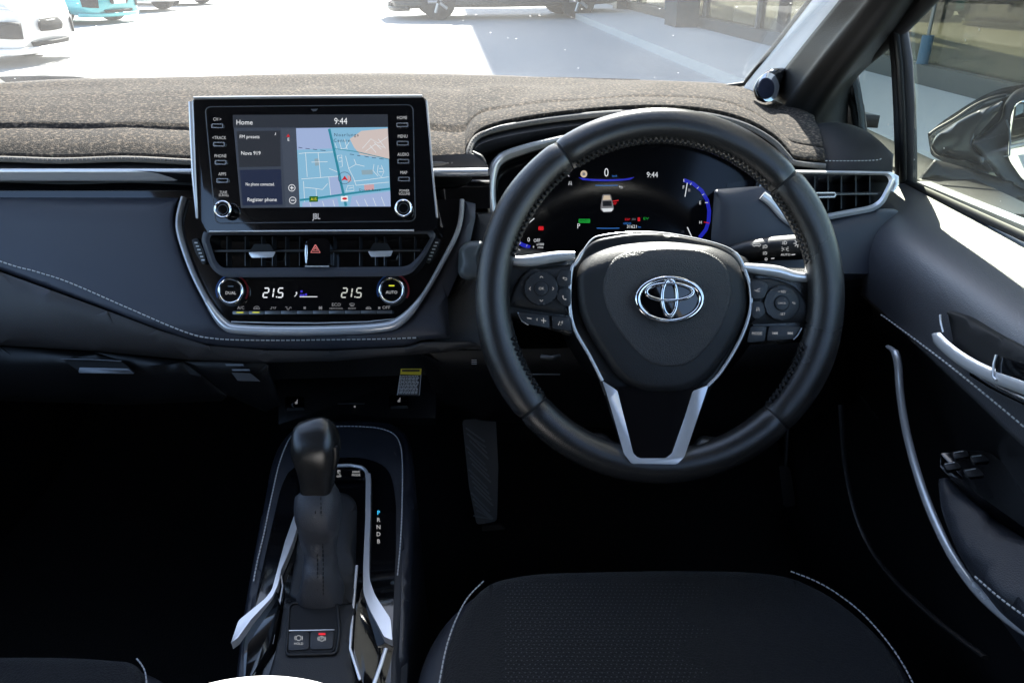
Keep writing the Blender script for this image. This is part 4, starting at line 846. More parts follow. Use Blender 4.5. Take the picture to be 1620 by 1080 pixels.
# hub
hubo = rp([(905, 427, 16), (912, 413, 10), (935, 380, 20), (1003, 368, 30), (1062, 370, 30), (1135, 386, 20), (1168, 404, 18), (1186, 450, 24), (1188, 490, 24), (1168, 540, 30), (1138, 590, 20), (1112, 640, 10), (1084, 722, 12), (1070, 735, 8), (1000, 735, 8), (986, 720, 12), (960, 636, 10), (935, 566, 20), (908, 522, 24), (901, 480, 20)], 8, 4)
shell('hub_body', plastic, sw, hubo, WM, None, 6, .004, .06, 18, lift=-.016)
bag = rp(zz(ZB, [(484, 190, 40), (505, 130, 30), (545, 82, 30), (640, 62, 40), (830, 50, 60), (1050, 75, 40), (1125, 120, 30), (1165, 225, 40), (1172, 330, 40), (1115, 470, 50), (1020, 605, 40), (930, 658, 30), (835, 664, 20), (740, 658, 30), (650, 600, 40), (562, 475, 50), (492, 340, 40)]), 10, 4)
def hubtop(x, y): return -.0000125 * max(0, 34 - (y - 380 - ((x - 1048) / 120) ** 2 * 25)) ** 2
dome('airbag_cover', grain2, sw, bag, WM, (1047, 480), lambda x, y: .006 * (1 - ((x - 1048) / 150) ** 2) - .00004 * max(0, y - 520) + hubtop(x, y), 14, .012, .012)
padp = rp(zz(ZB, [(582, 235, 30), (625, 125, 30), (700, 86, 30), (850, 82, 60), (1010, 92, 30), (1090, 150, 30), (1116, 245, 40), (1090, 350, 40), (1040, 450, 30), (950, 545, 30), (865, 562, 20), (770, 545, 30), (680, 450, 30), (612, 345, 40)]), 10, 4)
dome('airbag_pad', grain, sw, padp, WM, (1055, 470), lambda x, y: .006 * (1 - ((x - 1048) / 150) ** 2) + .0012 - .00004 * max(0, y - 520) + hubtop(x, y), 5, .0022, .004)
hl = zz(lambda x, y: (x, y), [(953, 602), (933, 563), (909, 520), (901.5, 480), (904, 428), (912, 415), (934, 381), (955, 372), (1003, 367.5), (1060, 370), (1132, 385), (1165, 402), (1182, 437), (1188, 465), (1186, 495), (1171, 537), (1141, 587), (1120, 610)])
hp = sp([Vector(p) for p in hl], 5)
tube('hub_line', silver, sw, [WM(p.x, p.y, -.004) for p in hp], [.0019 if p.y > 400 else .0009 for p in hp], .002, None, 8)
vt = [(953, 602), (963, 633), (987, 717), (999, 733), (1071, 734), (1083, 722), (1107, 650), (1121, 609), (1096, 618), (1083, 660), (1063, 717), (1053, 724.5), (1010, 724.5), (1002, 717), (987, 660), (977, 618)]
WV = lambda x, y, h: WM(x, y, h + .0195 * max(0, min(1, (y - 630) / 90)) ** 1.3)
plate('spoke_trim', silver, sw, rp([p + (3,) for p in vt], 3, 4), WV, .014, .0, .0022, None, 3)
plate('spoke_recess', piano, sw, rp([(970, 612), (1103, 612), (1068, 728), (1006, 728)], 6), WV, .01, -.004)
low_ = rp([(905, 700, 10), (935, 684, 12), (957, 684, 12), (976, 706, 10), (992, 744, 10), (1080, 744, 10), (1094, 706, 10), (1106, 688, 10), (1140, 692, 14), (1175, 700), (1150, 738, 20), (1043, 752, 30), (930, 738, 20)], 8, 4)
shell('lower_spoke', leather, sw, low_, WM, lambda x, y: .019 * max(0, min(1, (y - 660) / 80)), 12, .010, .012, 9, lift=-.006)
# side spokes with control pods
for nm, pod_, band, spk in (
    ('l', [(803, 484, 4), (812, 458, 10), (822, 440, 10), (838, 424, 14), (906, 418, 4), (903, 499, 3)], [(802, 411), (826, 413), (850, 411), (882, 406), (909, 404)], [(790, 410, 6), (846, 404, 8), (910, 400, 4), (908, 535, 10), (868, 520, 10), (826, 512, 12), (792, 500, 10)]),
    ('r', [(1186, 440, 4), (1222, 440, 10), (1258, 452, 14), (1274, 474, 10), (1293, 509, 5), (1186, 513, 3)], [(1176, 423), (1204, 426), (1232, 430), (1256, 437), (1290, 440)], [(1178, 415, 4), (1238, 424, 8), (1296, 425, 6), (1312, 500, 10), (1282, 532, 12), (1240, 545, 10), (1180, 545, 8)])):
    shell('spoke', leather_p, sw, rp(spk, 8, 4), WM, None, 9, .007, .02, 9, lift=-.012)
    tube('spoke_band', silver, sw, [WM(p.x, p.y, -.008) for p in sp([Vector(p) for p in band], 5)], [.0044 + .0018 * math.sin(math.pi * i / 20) for i in range(21)], .007, None, 12)
    shell('button_pod', grain2, sw, rp(pod_, 4, 4), WM, None, 5, .004, .010, 9, lift=-.004)
def btn(outl, nm='control_button', lift=-.0005, m_=plastic, th=.004): return plate(nm, m_, sw, outl, WM, th, lift, .0008)
def gap(outl): return outl
bm_ = mat('button plastic', (0.026, 0.027, 0.030), 0.45, bump=('noise', 900, .08, .0003)); pw_ = emis('button print', (200, 202, 205), .6)
for cx, cy, r, r2_, s in ((856.5, 456.5, 26.5, 10.5, 'OK'), (1237, 479.5, 27.5, 11, 'CANCEL')):
    plate('dial_gap', darkm, sw, ell(cx, cy, r + 1.6, r + 1.6, 36), WM, .002, -.0034)
    d_ = plate('control_dial', bm_, sw, ell(cx, cy, r, r, 36), WM, .004, .0005, .001); plate('dial_gap', darkm, d_, ell(cx, cy, r2_ + 1.4, r2_ + 1.4, 28), WM, .0006, .0010)
    c_ = plate('dial_centre', bm_, d_, ell(cx, cy, r2_, r2_, 28), WM, .002, .0024, .0006)
    text(s, cx, cy, 4.4 if s == 'OK' else 2.9, WM, pw_, d_, .0028, sx=1.0 if s == 'OK' else .85)
    if s == 'OK':
        for x, y, k in ((cx, cy - 18.5, 'up'), (cx, cy + 19, 'down'), (cx - 18, cy, 'left'), (cx + 18.5, cy, 'right')): icon(x, y, k, WM, pw_, d_, .85, .0010)
    else:
        text('+ RES', cx, cy - 18, 4.0, WM, pw_, d_, .0010, sx=.9); text('- SET', cx, cy + 17.5, 4.0, WM, pw_, d_, .0010, sx=.9); icon(cx + 19, cy, 'arrow', WM, pw_, d_, .6, .0010)
for outl, k, x, y, s in ((rp([(886, 428), (904, 427), (903, 452), (884, 453), (880, 442)], 4), 'arrow', 894, 441, .85), (rp([(884, 457), (903, 456), (903, 484), (890, 483), (880, 470)], 4), 'phone', 893, 471, .9),
                         (rp([(1187, 445), (1208, 444), (1216, 452), (1209, 472), (1189, 472)], 4), 'gap', 1198, 459, .9), (rp([(1190, 477), (1207, 477), (1212, 492), (1205, 503), (1190, 503)], 4), 'lane', 1199, 489, .8),
                         (rp([(820, 494), (868, 499), (870, 519), (834, 512), (824, 504)], 3), None, 0, 0, 0), (rp([(873, 500), (902, 502), (904, 523), (874, 519)], 3), 'voice', 887, 511, .9),
                         (rp([(1188, 517), (1213, 516), (1210, 539), (1182, 541)], 3), None, 0, 0, 1), (rp([(1217, 516), (1267, 517), (1255, 536), (1213, 538)], 3), None, 0, 0, 2)):
    plate('button_gap', darkm, sw, [(x_ + (x_ - sum(p[0] for p in outl) / len(outl)) * .06, y_ + (y_ - sum(p[1] for p in outl) / len(outl)) * .08) for x_, y_ in outl], WM, .012, -.0042)
    q = btn(outl, lift=-.0008, m_=bm_)
    if k: icon(x, y, k, WM, pw_, q, s, .0002)
    elif s == 0: ribbons('symbol', pw_, q, [(1.2, [(834, 503), (841, 504)]), (1.2, [(856, 506.5), (864, 507.5)]), (1.2, [(860, 503), (860, 511)]), (.8, [(851, 503.5), (848.5, 505), (850.5, 507)])], WM, .0002)
    elif s == 1: text('MODE', 1197.5, 527.5, 4.6, WM, pw_, q, .0002, sx=.9)
    else: icon(1226.5, 527, 'skipb', WM, pw_, q, .85, .0002); icon(1250, 527, 'skipf', WM, pw_, q, .85, .0002)
tube('pod_edge', silver, sw, [WM(x, y, -.003) for x, y in ((819, 494), (826, 508), (836, 514))], .0008); tube('pod_edge', silver, sw, [WM(x, y, -.003) for x, y in ((1268, 519), (1262, 530), (1255, 537))], .0008)
# emblem: three interlaced ovals
em = []
def ov(cx, cy, rx, ry, w0, w1, h):
    P = ell(cx, cy, rx, ry, 44); wd = [(w0 + (w1 - w0) * abs(math.cos(2 * math.pi * i / 44))) for i in range(44)]
    return [WM(x, y, .0125) for x, y in P], wd
plate('emblem_base', piano, sw, ell(1059, 473.5, 51, 34.5, 40), WM, .004, .0122, .001)
eb = None
for cx, cy, rx, ry, w0, w1 in ((1059, 473.5, 50.5, 34, .0020, .0030), (1059, 471, 11.5, 28.5, .0024, .0018), (1059, 462, 37, 13.5, .0020, .0020)):
    P, wd = ov(cx, cy, rx, ry, w0, w1, 0)
    P = [p - FW * .0015 for p in P]
    tube('emblem_oval', chrome, sw, P, wd, .0022, None, 10, True)

# ================================================================ COLUMN, STALKS
col = thing('steering_column', 'dark plastic steering column shroud behind the wheel hub', 'steering column', at(1043, 500, .95))
surf('shroud', plastic, col, [[at(930, 400, .84), at(1043, 385, .84), at(1160, 402, .84), at(1175, 470, .84), at(1120, 560, .85), at(1043, 580, .85), at(960, 560, .85), at(915, 470, .84), at(930, 400, .84)], [at(900, 410, .93), at(1043, 390, .92), at(1190, 410, .93), at(1200, 480, .93), at(1140, 570, .95), at(1043, 600, .95), at(940, 570, .95), at(890, 480, .93), at(900, 410, .93)], [at(880, 420, 1.04), at(1043, 400, 1.04), at(1210, 420, 1.04), at(1210, 500, 1.04), at(1150, 590, 1.04), at(1043, 620, 1.04), at(930, 590, 1.04), at(880, 500, 1.04), at(880, 420, 1.04)]], 4, 4)
sk = thing('indicator_stalk', 'black light control stalk with white symbols to the right of the hub', 'stalk', at(1220, 395, .9))
path = [at(1110, 416, .93), at(1160, 402, .91), at(1180, 398, .905), at(1220, 393.5, .895), at(1262, 391, .885), at(1288, 390, .88)]
tube('lever', plastic, sk, path, [.010, .0105, .0125, .0140, .0145, .0140], [.010, .0105, .0125, .0140, .0145, .0140], (0, 0, 1), 18)
tube('twist_ring', grain2, sk, [at(1216, 393.8, .896), at(1218, 393.7, .8955)], .0142, .0142, (0, 0, 1), 18); tube('twist_ring', grain2, sk, [at(1246, 392, .889), at(1248, 391.9, .8885)], .0146, .0146, (0, 0, 1), 18); tube('end_cap', grain2, sk, [at(1286, 390, .8805), at(1292, 389.6, .879)], .0138, .012, (0, 0, 1), 18)
def SK(px, py, h=0): return at(px, py, .8648 + (1288 - px) * .00022 + ((py - 391.5 - (1262 - px) * .04) * .00073) ** 2 / .027 - h)
stp = emis('stalk print', (225, 228, 230), .8)
icon(1197, 387.5, 'turn', SK, stp, sk, .85, .001); icon(1211, 390, 'lamp', SK, stp, sk, .9, .001); icon(1211, 400.5, 'lamp', SK, stp, sk, .8, .001); icon(1242, 384, 'lamp', SK, stp, sk, .9, .001); icon(1242, 394, 'side', SK, stp, sk, .9, .001); icon(1262, 385, 'sun', SK, stp, sk, 1.0, .001)
text('AUTO', 1243, 403, 3.6, SK, stp, sk, .001, sx=1.1); ribbons('symbol', stp, sk, [(1.4, [(1252, 403), (1258, 402.5)]), (1.4, [(1220, 409), (1225, 408.5)]), (.8, [(1212 + 1.8 * math.cos(a * .5), 410 + 1.8 * math.sin(a * .5)) for a in range(14)])], SK, .001)
sk = thing('wiper_stalk', 'black wiper stalk with a rounded grey tip left of the steering wheel rim', 'stalk', at(760, 400, .88))
tube('lever', plastic, sk, [at(930, 420, .92), at(870, 412, .91), at(838, 408, .90), at(806, 406, .89), at(765, 405, .875)], [.011, .012, .0125, .0125, .012], [.009, .010, .011, .011, .012], (0, 0, 1), 16)
shell('tip', mat('stalk tip', (0.075, 0.085, 0.09), 0.4), sk, rp([(726, 392, 10), (740, 381, 10), (764, 381, 6), (764, 440, 6), (742, 446, 10), (724, 436, 14)], 8, 5), Mf(.868), None, 10, .010, .018, 8)
def SL(px, py, h=0): return at(px, py, .884 - h)
icon(812, 397, 'wiper', SL, stp, sk, .8, .0); ribbons('symbol', stp, sk, [(1.0, [(820, 394), (823, 396)]), (.9, [(820.5 + 1.8 * math.cos(a * .5), 400 + 1.8 * math.sin(a * .5)) for a in range(14)])], SL, 0); text('AUTO', 822, 406.5, 3.4, SL, stp, sk, 0)
# ================================================================ CENTRE CONSOLE
CP = plane((0, .595, .600), (0, -.133, 1)); DM = Mp(CP)
cc = thing('centre_console', 'dark centre console between the seats with silver flared trims and white stitching', 'console', (0, .7, .6))
co = rp([(366, 1120), (374, 1040, 30), (384, 960, 60), (402, 860, 60), (426, 735, 30), (440, 696, 24), (470, 667, 20), (545, 658, 40), (620, 663, 30), (648, 686, 24), (656, 740, 30), (654, 860, 60), (646, 980, 60), (640, 1120)], 8, 5)
navy = mat('console side trim', (0.022, 0.024, 0.032), 0.35, bump=('noise', 800, .08, .0004))
shell('console_body', navy, cc, co, DM, None, 9, .010, .34, 20)
inn = rp([(380, 1100), (392, 985, 40), (414, 860, 40), (432, 760, 30), (452, 703, 26), (478, 679, 16), (545, 672, 30), (612, 675, 24), (634, 694, 20), (641, 745, 20), (640, 860), (632, 1100)], 8, 5)
shell('padded_surround', seatle, cc, inn, DM, None, 7, .004, .004, 18, lift=.003)
stl = pxpath([(402, 922), (408, 890), (418, 848), (430, 790), (442, 738), (455, 703), (466, 688), (480, 682), (510, 678), (540, 677), (575, 677.5), (604, 681), (624, 690), (634, 708), (637, 740), (636.5, 800), (634, 860), (629, 915)], lambda x, y, h: on(x, y, CP) + CP[1] * .0032, 8)
stitches('surround_stitch', thread, cc, stl, .0036, .0014, .0008, CP[1])
gp = rp([(396, 1100), (404, 960, 30), (428, 850, 30), (446, 772, 20), (462, 742, 18), (520, 728, 20), (580, 728, 30), (616, 744, 24), (627, 790, 24), (627, 870), (618, 1100)], 8, 5)
plate('gloss_deck', piano, cc, gp, DM, .004, .0048, .001)
# silver flared trims either side of the shifter
tpR = [(528, 748), (556, 747), (574, 750), (583, 760), (584.5, 790), (584, 850), (582, 900), (582.5, 932), (592, 957), (606, 985), (617, 1010), (621, 1026)]
wR = [.0016, .0022, .0024, .0026, .0028, .0030, .0040, .0058, .0074, .0082, .0078, .0040]
def flare(pts, ws, h): 
    P = sp([Vector(p) for p in pts], 5); W_ = sp([Vector((q, 0)) for q in ws], 5)
    return [on(p.x, p.y, CP) + CP[1] * h for p in P], [q.x for q in W_]
tube('shifter_rim', silver, cc, [DM(x, y, .012) for x, y in rp([(528, 748), (556, 747), (574, 750), (582, 757, 6), (584, 785)], 3)[2:-2]] , .0022, .0022, CP[1], 10)
for pts in ([(795, -60), (793, 200), (781, 480, 20), (782, 620, 30), (812, 705, 20), (900, 872, 6), (946, 892, 3), (936, 770, 20), (850, 640, 30), (815, 540, 30), (817, 300), (822, 180), (822, -60)],
            [(395, 170), (340, 330), (290, 520, 20), (268, 605, 20), (230, 655, 20), (80, 780, 20), (38, 908, 3), (75, 880, 8), (150, 775), (270, 645, 20), (300, 580, 20), (320, 490), (350, 420), (385, 330), (408, 250)]):
    plate('flared_trim', silver, cc, rp([ZC(p[0], p[1]) + ((p[2] / 3.6,) if len(p) > 2 else ()) for p in pts], .6, 4), DM, .010, .016, .0016)
for pts in ([(571, 935), (583, 938), (600, 975), (620, 1032), (604, 1100), (572, 1100), (556, 1036), (560, 980)], [(447, 945), (438, 945), (402, 992), (396, 1034), (396, 1100), (408, 1080), (436, 1030), (450, 965)]):
    cx_, cy_ = sum(p[0] for p in pts) / len(pts), sum(p[1] for p in pts) / len(pts)
    plate('gloss_flank', piano, cc, rp(pts, 6), Mp(plane(on(cx_, cy_, CP), (.30 if cx_ > 500 else -.36, -.133, 1))), .02, .012, .001)
tube('flank_edge', silver, cc, [DM(x, y, .011) for x, y in ((446, 910), (450, 938), (434, 1028), (404, 1078))], .0010, .001, CP[1], 8)
tube('flank_edge', silver, cc, [DM(x, y, .011) for x, y in ((566, 905), (560, 980), (556, 1036), (572, 1086))], .0016, .001, CP[1], 8)
tube('flank_edge', silver, cc, [DM(x, y, .011) for x, y in ((612, 1036), (604, 1062), (592, 1096))], .0020, .001, CP[1], 8)
cbm = grain2
shell('boot_frame', cbm, cc, rp([(472, 868, 14), (462, 935, 8), (458, 952, 8), (478, 963), (560, 963), (566, 950, 8), (563, 905, 10), (566, 800, 12), (545, 786, 12), (480, 800, 10)], 6), DM, None, 5, .004, .01, 10, lift=.012)
shell('rear_deck', cbm, cc, rp([(452, 962, 8), (480, 966), (560, 964), (566, 975, 8), (556, 1038, 10), (574, 1110), (418, 1110), (440, 1035, 10)], 5), DM, None, 4, .003, .012, 12, lift=.012)
pk = plate('switch_pocket', darkm, cc, rp([(463, 970, 10), (534, 968, 10), (537, 1012, 4), (532, 1044, 8), (458, 1046, 8), (461, 1012, 4)], 6), DM, .004, .0135)
tube('pocket_edge', grain2, cc, [DM(x, y, .0135) for x, y in rp([(461, 967, 10), (536, 965, 10), (540, 1012, 4), (535, 1047, 8), (456, 1049, 8), (459, 1012, 4)], 6)], .0016, .0016, CP[1], 8, True)
for outl, k in ((rp([(461, 1014), (492, 1013), (492, 1041), (460, 1043)], 4), 'hold'), (rp([(495, 1013), (531, 1012), (529, 1040), (494, 1041)], 4), 'park')):
    q = plate('brake_button', bm_, cc, outl, DM, .006, .0150, .001)
    cx = sum(p[0] for p in outl) / len(outl); DMr = DM
    icon(cx, 1024 if k == 'hold' else 1025, 'park', DM, btnm, q, .95, .0155)
    if k == 'hold': text('HOLD', cx, 1033, 3.8, DM, btnm, q, .0155)
    else:
        text('P', cx, 1025, 4.6, DM, btnm, q, .0155); plate('indicator', emis('brake lamp', (235, 20, 35), 1.0), q, rect(cx - 5, 1016, cx + 6, 1019, 1), DM, .0003, .0155)
tube('button_line', silver, cc, [DM(x, y, .0155) for x, y in ((461, 1012.5), (496, 1012), (532, 1011))], .0006, .0006, CP[1], 6)
plate('mode_buttons', piano, cc, rp([(529, 753), (573, 753), (577, 768), (529, 770)], 2), DM, .003, .0115, .0005)
icon(538, 759, 'trac', DM, btnm, cc, .6, .012); text('OFF', 538, 764.5, 3.2, DM, btnm, cc, .012); text('DRIVE', 565, 757.5, 3.2, DM, btnm, cc, .012); text('MODE', 565, 762.5, 3.4, DM, btnm, cc, .012)
gl = emis('gear lamp', (60, 190, 240), 1.3); gd = emis('gear print', (190, 190, 192), .75)
for k, s in enumerate('PRNDB'): text(s, 599.5, 816 + k * 11.3, 6.6, DM, gl if s == 'P' else gd, cc, .0055, bold=.01)
# forward tray under the fascia
TR = plane((0, .93, .655), (0, -.62, 1)); TM = Mp(TR)
plate('front_tray', plastic, cc, rp([(440, 590), (690, 580), (690, 661), (620, 660), (545, 654), (470, 662), (440, 672)], 3), TM, .02, 0, .002)
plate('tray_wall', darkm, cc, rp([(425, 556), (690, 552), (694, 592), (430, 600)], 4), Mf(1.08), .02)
for x, y in ((467, 643), (631, 640)):
    q = plate('seat_heater_button', piano, cc, rect(x - 15, y - 14, x + 15, y + 6, 3), TM, .006, .003, .001)
    plate('button_lip', greym, q, rp([(x - 12, y + 4), (x + 14, y + 3), (x + 15, y + 6), (x - 13, y + 7)], 1), TM, .003, .0035, .0006)
    icon(x + (3 if x < 500 else 1), y - 6, 'seat', TM, pr, q, .75, .004)
tube('tray_slot', greym, cc, [TM(x, y, .003) for x, y in ((535, 640), (556, 639.5), (577, 640))], .0008, .0008, TR[1], 6)
icon(562, 645, 'fan', TM, pr, cc, .6, .004)
stk = thing('warning_sticker', 'small white printed warning sticker with a yellow header under the dashboard', 'sticker', at(648, 604, 1.02))
KS = Mf(1.015)
plate('paper', mat('sticker ground', (0.015, 0.015, 0.018), .5), stk, rp([(634, 583), (667, 583), (664, 626), (628, 625)], 1), KS, .0008)
plate('header', mat('sticker yellow', (0.75, 0.62, 0.02), .5), stk, [(634, 583), (667, 583), (666, 593), (633, 592)], KS, .0003, .0004)
plate('header_band', plastic, stk, [(636, 584.5), (664, 584.5), (664, 587.5), (636, 587.5)], KS, .0002, .0007)
random.seed(3); L = []
for k in range(13):
    y = 595 + k * 2.25; x = 634 - (y - 583) * .14; xe = x + 31.5
    while x < xe - 2:
        e = min(xe, x + random.uniform(2, 6)); L.append((1.1, [(x, y), (e, y)])); x = e + .9
L += [(.7, [(633, 593), (628.5, 625)]), (.7, [(666, 593), (663.5, 625)])]
ribbons('fine_print', ink, stk, L, KS, .0005, 'stuff')

# ================================================================ GEAR LEVER
gv = thing('gear_lever', 'black leather gear lever with a rounded knob and sewn gaiter on the console', 'gear lever', (0, .68, .62))
def lev(st):
    P = sp([at(x, y, d) for x, y, d, a, b in st], 5); A = sp([Vector((a * d / FPX, b)) for x, y, d, a, b in st], 5)
    return P, [max(.0008, q.x) for q in A], [max(.0008, q.y) for q in A]
AX = Vector((0, -1, .25))
P_, A_, B_ = lev([(499, 674, .7725, 12, .004), (499, 674.6, .7722, 22, .011), (499, 677, .771, 29, .017), (499.5, 683, .769, 33, .021), (500, 697, .7665, 36, .0235), (500, 711, .766, 37, .023), (501, 728, .768, 33, .020), (501.5, 744, .772, 28.5, .017), (502, 762, .778, 25.5, .0155), (502, 780, .783, 24.5, .015)])
tube('knob', leather, gv, P_, A_, B_, AX, 40, sq=.62)
tube('knob_collar', piano, gv, [at(502, 779, .7805), at(502, 785, .783)], 25 * .782 / FPX, .0155, AX, 24)
tube('knob_button', plastic, gv, [at(530, 706, .752), at(531, 722, .755), at(529, 740, .760)], [.003, .0042, .002], .003, AX, 10)
gm = mat('gaiter leather', (0.060, 0.061, 0.068), 0.45, bump=('voronoi', 520, .25, .0007))
P_, A_, B_ = lev([(502, 780, .790, 25, .012), (503, 783, .788, 33, .020), (503, 796, .786, 35.5, .023), (503.5, 812, .787, 35.5, .024), (504, 826, .791, 34, .022), (505, 845, .797, 29.5, .019), (506.5, 868, .800, 26, .017), (507, 888, .800, 25.5, .018), (507, 908, .799, 29, .022), (507, 930, .799, 34, .019), (507, 944, .803, 37, .018), (507, 952, .809, 37, .018)])
# gaiter with folds
V, F = tube_data(P_, A_, B_, AX, 48, sq=.8)
n48 = len(P_)
for i in range(n48):
    c = P_[i]; t = i / (n48 - 1)
    for k in range(48):
        v = V[i * 48 + k]; an = 2 * math.pi * k / 48
        e_ = math.sin(math.pi * min(1, max(0, (t - .2) / .8))); f = 1 + .06 * e_ * math.sin(3 * an + 6 * t) + .035 * e_ * math.sin(11 * t + 2.2 * math.cos(an)) + .03 * e_ * math.sin(5 * an - 11 * t) + .06 * e_ * (.5 - abs(math.sin(17 * t + 1.3 * math.sin(an + .6) + .4 * math.sin(3 * an))))
        V[i * 48 + k] = c + (v - c) * f
link('gaiter', V, F, gm, gv, 70)
for off in (-4.5, 4.5):
    stitches('gaiter_seam', dthread, gv, [at(x + off, y, d) for x, y, d in ((503, 786, .7665), (503.5, 812, .7625), (504, 826, .768), (505, 845, .7775), (506.5, 868, .7825), (507, 888, .7815), (507, 908, .776), (507, 930, .779), (507, 944, .782))], .003, .0014, .0007)

# ================================================================ ARMREST LID, SEATS
AL = plane((0, .36, .752), (0, -.10, 1))
arm_sunlit = mat('armrest leather painted sunlit', (0.74, 0.71, 0.72), 0.55, bump=('voronoi', 400, .2, .0006))  # direct sun on the leather is put into this pale colour
al = thing('armrest', 'rounded armrest lid painted pale for direct sun at the bottom edge behind the gear lever', 'armrest', (0, .3, .70))
shell('lid', arm_sunlit, al, rp([(262, 1120, 30), (296, 1074, 40), (356, 1059, 40), (420, 1053, 50), (484, 1059, 40), (545, 1077, 40), (576, 1125, 30), (600, 1500), (240, 1500)], 10, 5), Mp(AL), None, 26, .014, .05, 22)
box('hinge_box', plastic, al, (.0, .10, .58), (.18, .50, .22), .01)
def seat(nm, label, dx, outl, seams, PL, bol, cen):
    s = thing(nm, label, 'car seat', tuple(on(sum(p[0] for p in outl) / len(outl), 1060, PL)), 'front car seats')
    M = Mp(PL); cc_ = (sum(p[0] for p in outl) / len(outl), 1150)
    dome('bolster', seatle, s, bol, M, cc_, None, 40, .024, .18, inner=6)
    dome('cushion', fabric, s, cen, M, cc_, lambda x, y: .002, 24, .012, .05, lift=.004, inner=8)
    for sm in seams: stitches('seam_stitch', thread, s, pxpath(sm, lambda x, y, h: on(x, y, PL) + PL[1] * .0046, 10), .0040, .0014, .0008, PL[1])
    return s
SP = plane(at(1040, 896, .86), (0, -.06, 1))
bolD = rp([(640, 1300), (648, 1110, 60), (664, 1030, 60), (700, 968, 50), (748, 925, 40), (800, 905, 60), (920, 897, 60), (1040, 894, 60), (1160, 895, 60), (1250, 905, 60), (1322, 930, 50), (1392, 982, 50), (1442, 1045, 50), (1475, 1120, 60), (1500, 1300)], 20, 4)
cenD = rp([(690, 1300), (694, 1085, 50), (706, 1020, 50), (730, 965, 40), (768, 920, 30), (840, 905, 60), (1040, 899, 60), (1180, 901, 60), (1252, 909, 30), (1318, 941, 40), (1378, 990, 40), (1424, 1050, 40), (1450, 1110, 40), (1470, 1300)], 14, 4)
ds = seat('car_seat', "driver's seat with a perforated black cushion and white stitched bolsters", 0, bolD, [[(692, 1110), (697, 1075), (706, 1030), (720, 988), (740, 950), (768, 921)], [(1250, 908), (1290, 924), (1324, 944), (1362, 974), (1398, 1014), (1426, 1054), (1445, 1090)]], SP, bolD, cenD)
for sm in ([(777, 930), (777, 965), (786, 1030), (800, 1100)], [(1254, 924), (1262, 960), (1276, 1030), (1290, 1100)]):
    tube('cushion_seam', darkm, ds, pxpath(sm, lambda x, y, h: on(x, y, SP) + SP[1] * .0052, 6), .0016, .0008, SP[1], 6)
# perforations across the cushion centre
V, F = [], []
SMp = Mp(SP)
y = 930.0
while y < 1085:
    st_ = 7.0 + (y - 930) * .012; x = 800 + (0 if int(y / 6) % 2 else st_ / 2)
    while x < 1130 - 60 * abs(math.sin(y * .05)):
        b = len(V); c = SMp(x, y, .0064); V += [c + Vector((.0008 * math.cos(k * 1.047), .0008 * math.sin(k * 1.047), 0)) for k in range(6)]; F.append(tuple(range(b, b + 6))); x += st_
    y += 5.2 + (y - 930) * .01
link('perforation', V, F, mat('perforation glint', (0.055, 0.055, 0.06), .4), ds, None, None, 'stuff')
SP2 = plane(at(60, 1036, .80), (0, -.06, 1))
bolP = rp([(-260, 1300), (-240, 1070, 50), (-120, 1036, 50), (0, 1031, 60), (110, 1032, 60), (200, 1040, 40), (262, 1062, 40), (300, 1110, 40), (320, 1300)], 20, 4)
cenP = rp([(-220, 1300), (-200, 1080, 40), (-80, 1040, 40), (20, 1036, 60), (120, 1037, 50), (216, 1046, 16), (232, 1072, 30), (240, 1300)], 14, 4)
seat('car_seat', 'passenger seat front edge with white stitching at the bottom left', 0, bolP, [[(218, 1046), (226, 1056), (232, 1070), (234, 1095)]], SP2, bolP, cenP)

# ================================================================ PEDALS
fp = thing('footrest_pedal', 'tall dark rubber footrest with diagonal grooves left of the steering wheel', 'pedal', at(762, 750, 1.40))
FP = plane(at(762, 750, 1.40), (0, -.85, .5)); FMp = Mp(FP)
plate('pad', pedalr, fp, rp([(731, 664, 5), (784, 661, 6), (788, 740), (786, 824, 5), (754, 830, 5), (742, 770)], 4), FMp, .03, 0, .004)
rib = mat('rubber rib', (0.55, 0.55, 0.55), .5)
V, F = [], []
for k in range(17):
    y = 676 + k * 9.2; x0 = 737 + max(0, k - 3) * .9; x1 = 780
    l0 = x0 + (k % 4) * 2
    tube_data([FMp(l0, y - 8 if k > 1 else y, .001), FMp(min(x1, l0 + 30), min(820, y + 22), .001)], .0016, .0025, FP[1], 6, False, V, F)
    o_ = link('tread_rib', V, F, rib, fp, 40); V, F = [], []
plate('footrest_base', plastic, fp, rp([(762, 832), (790, 830), (800, 838), (762, 842)], 2), FMp, .02, -.01)
bp = thing('brake_pedal', 'small dark brake pedal glimpsed under the wheel rim', 'pedal', at(910, 660, 1.35))
plate('pad', rubber, bp, rp([(886, 652), (922, 652), (926, 676), (890, 678)], 5), Mf(1.33), .02, 0, .004)
tube('arm', plastic, bp, [at(906, 664, 1.345), at(912, 600, 1.40), at(915, 540, 1.45)], .008, .006)
ac = thing('accelerator_pedal', 'slim dark accelerator pedal low on the right of the footwell', 'pedal', at(1245, 760, 1.38))
plate('pad', rubber, ac, rp([(1232, 736), (1250, 738), (1260, 800), (1240, 802)], 5), Mf(1.36), .02, 0, .004)
tube('arm', plastic, ac, [at(1242, 750, 1.375), at(1246, 680, 1.42), at(1250, 600, 1.48)], .006, .006)
fm = thing('floor_mat', 'black floor mat with a carpet weave in the driver footwell', 'floor mat', (.36, 1.0, .27))
surf('mat_sheet', carpet, fm, [[(.14, .55, .262), (.36, .55, .262), (.60, .55, .262)], [(.14, 1.15, .265), (.36, 1.15, .265), (.60, 1.15, .265)], [(.16, 1.35, .31), (.36, 1.36, .31), (.60, 1.35, .31)]], 4, 4, .006)

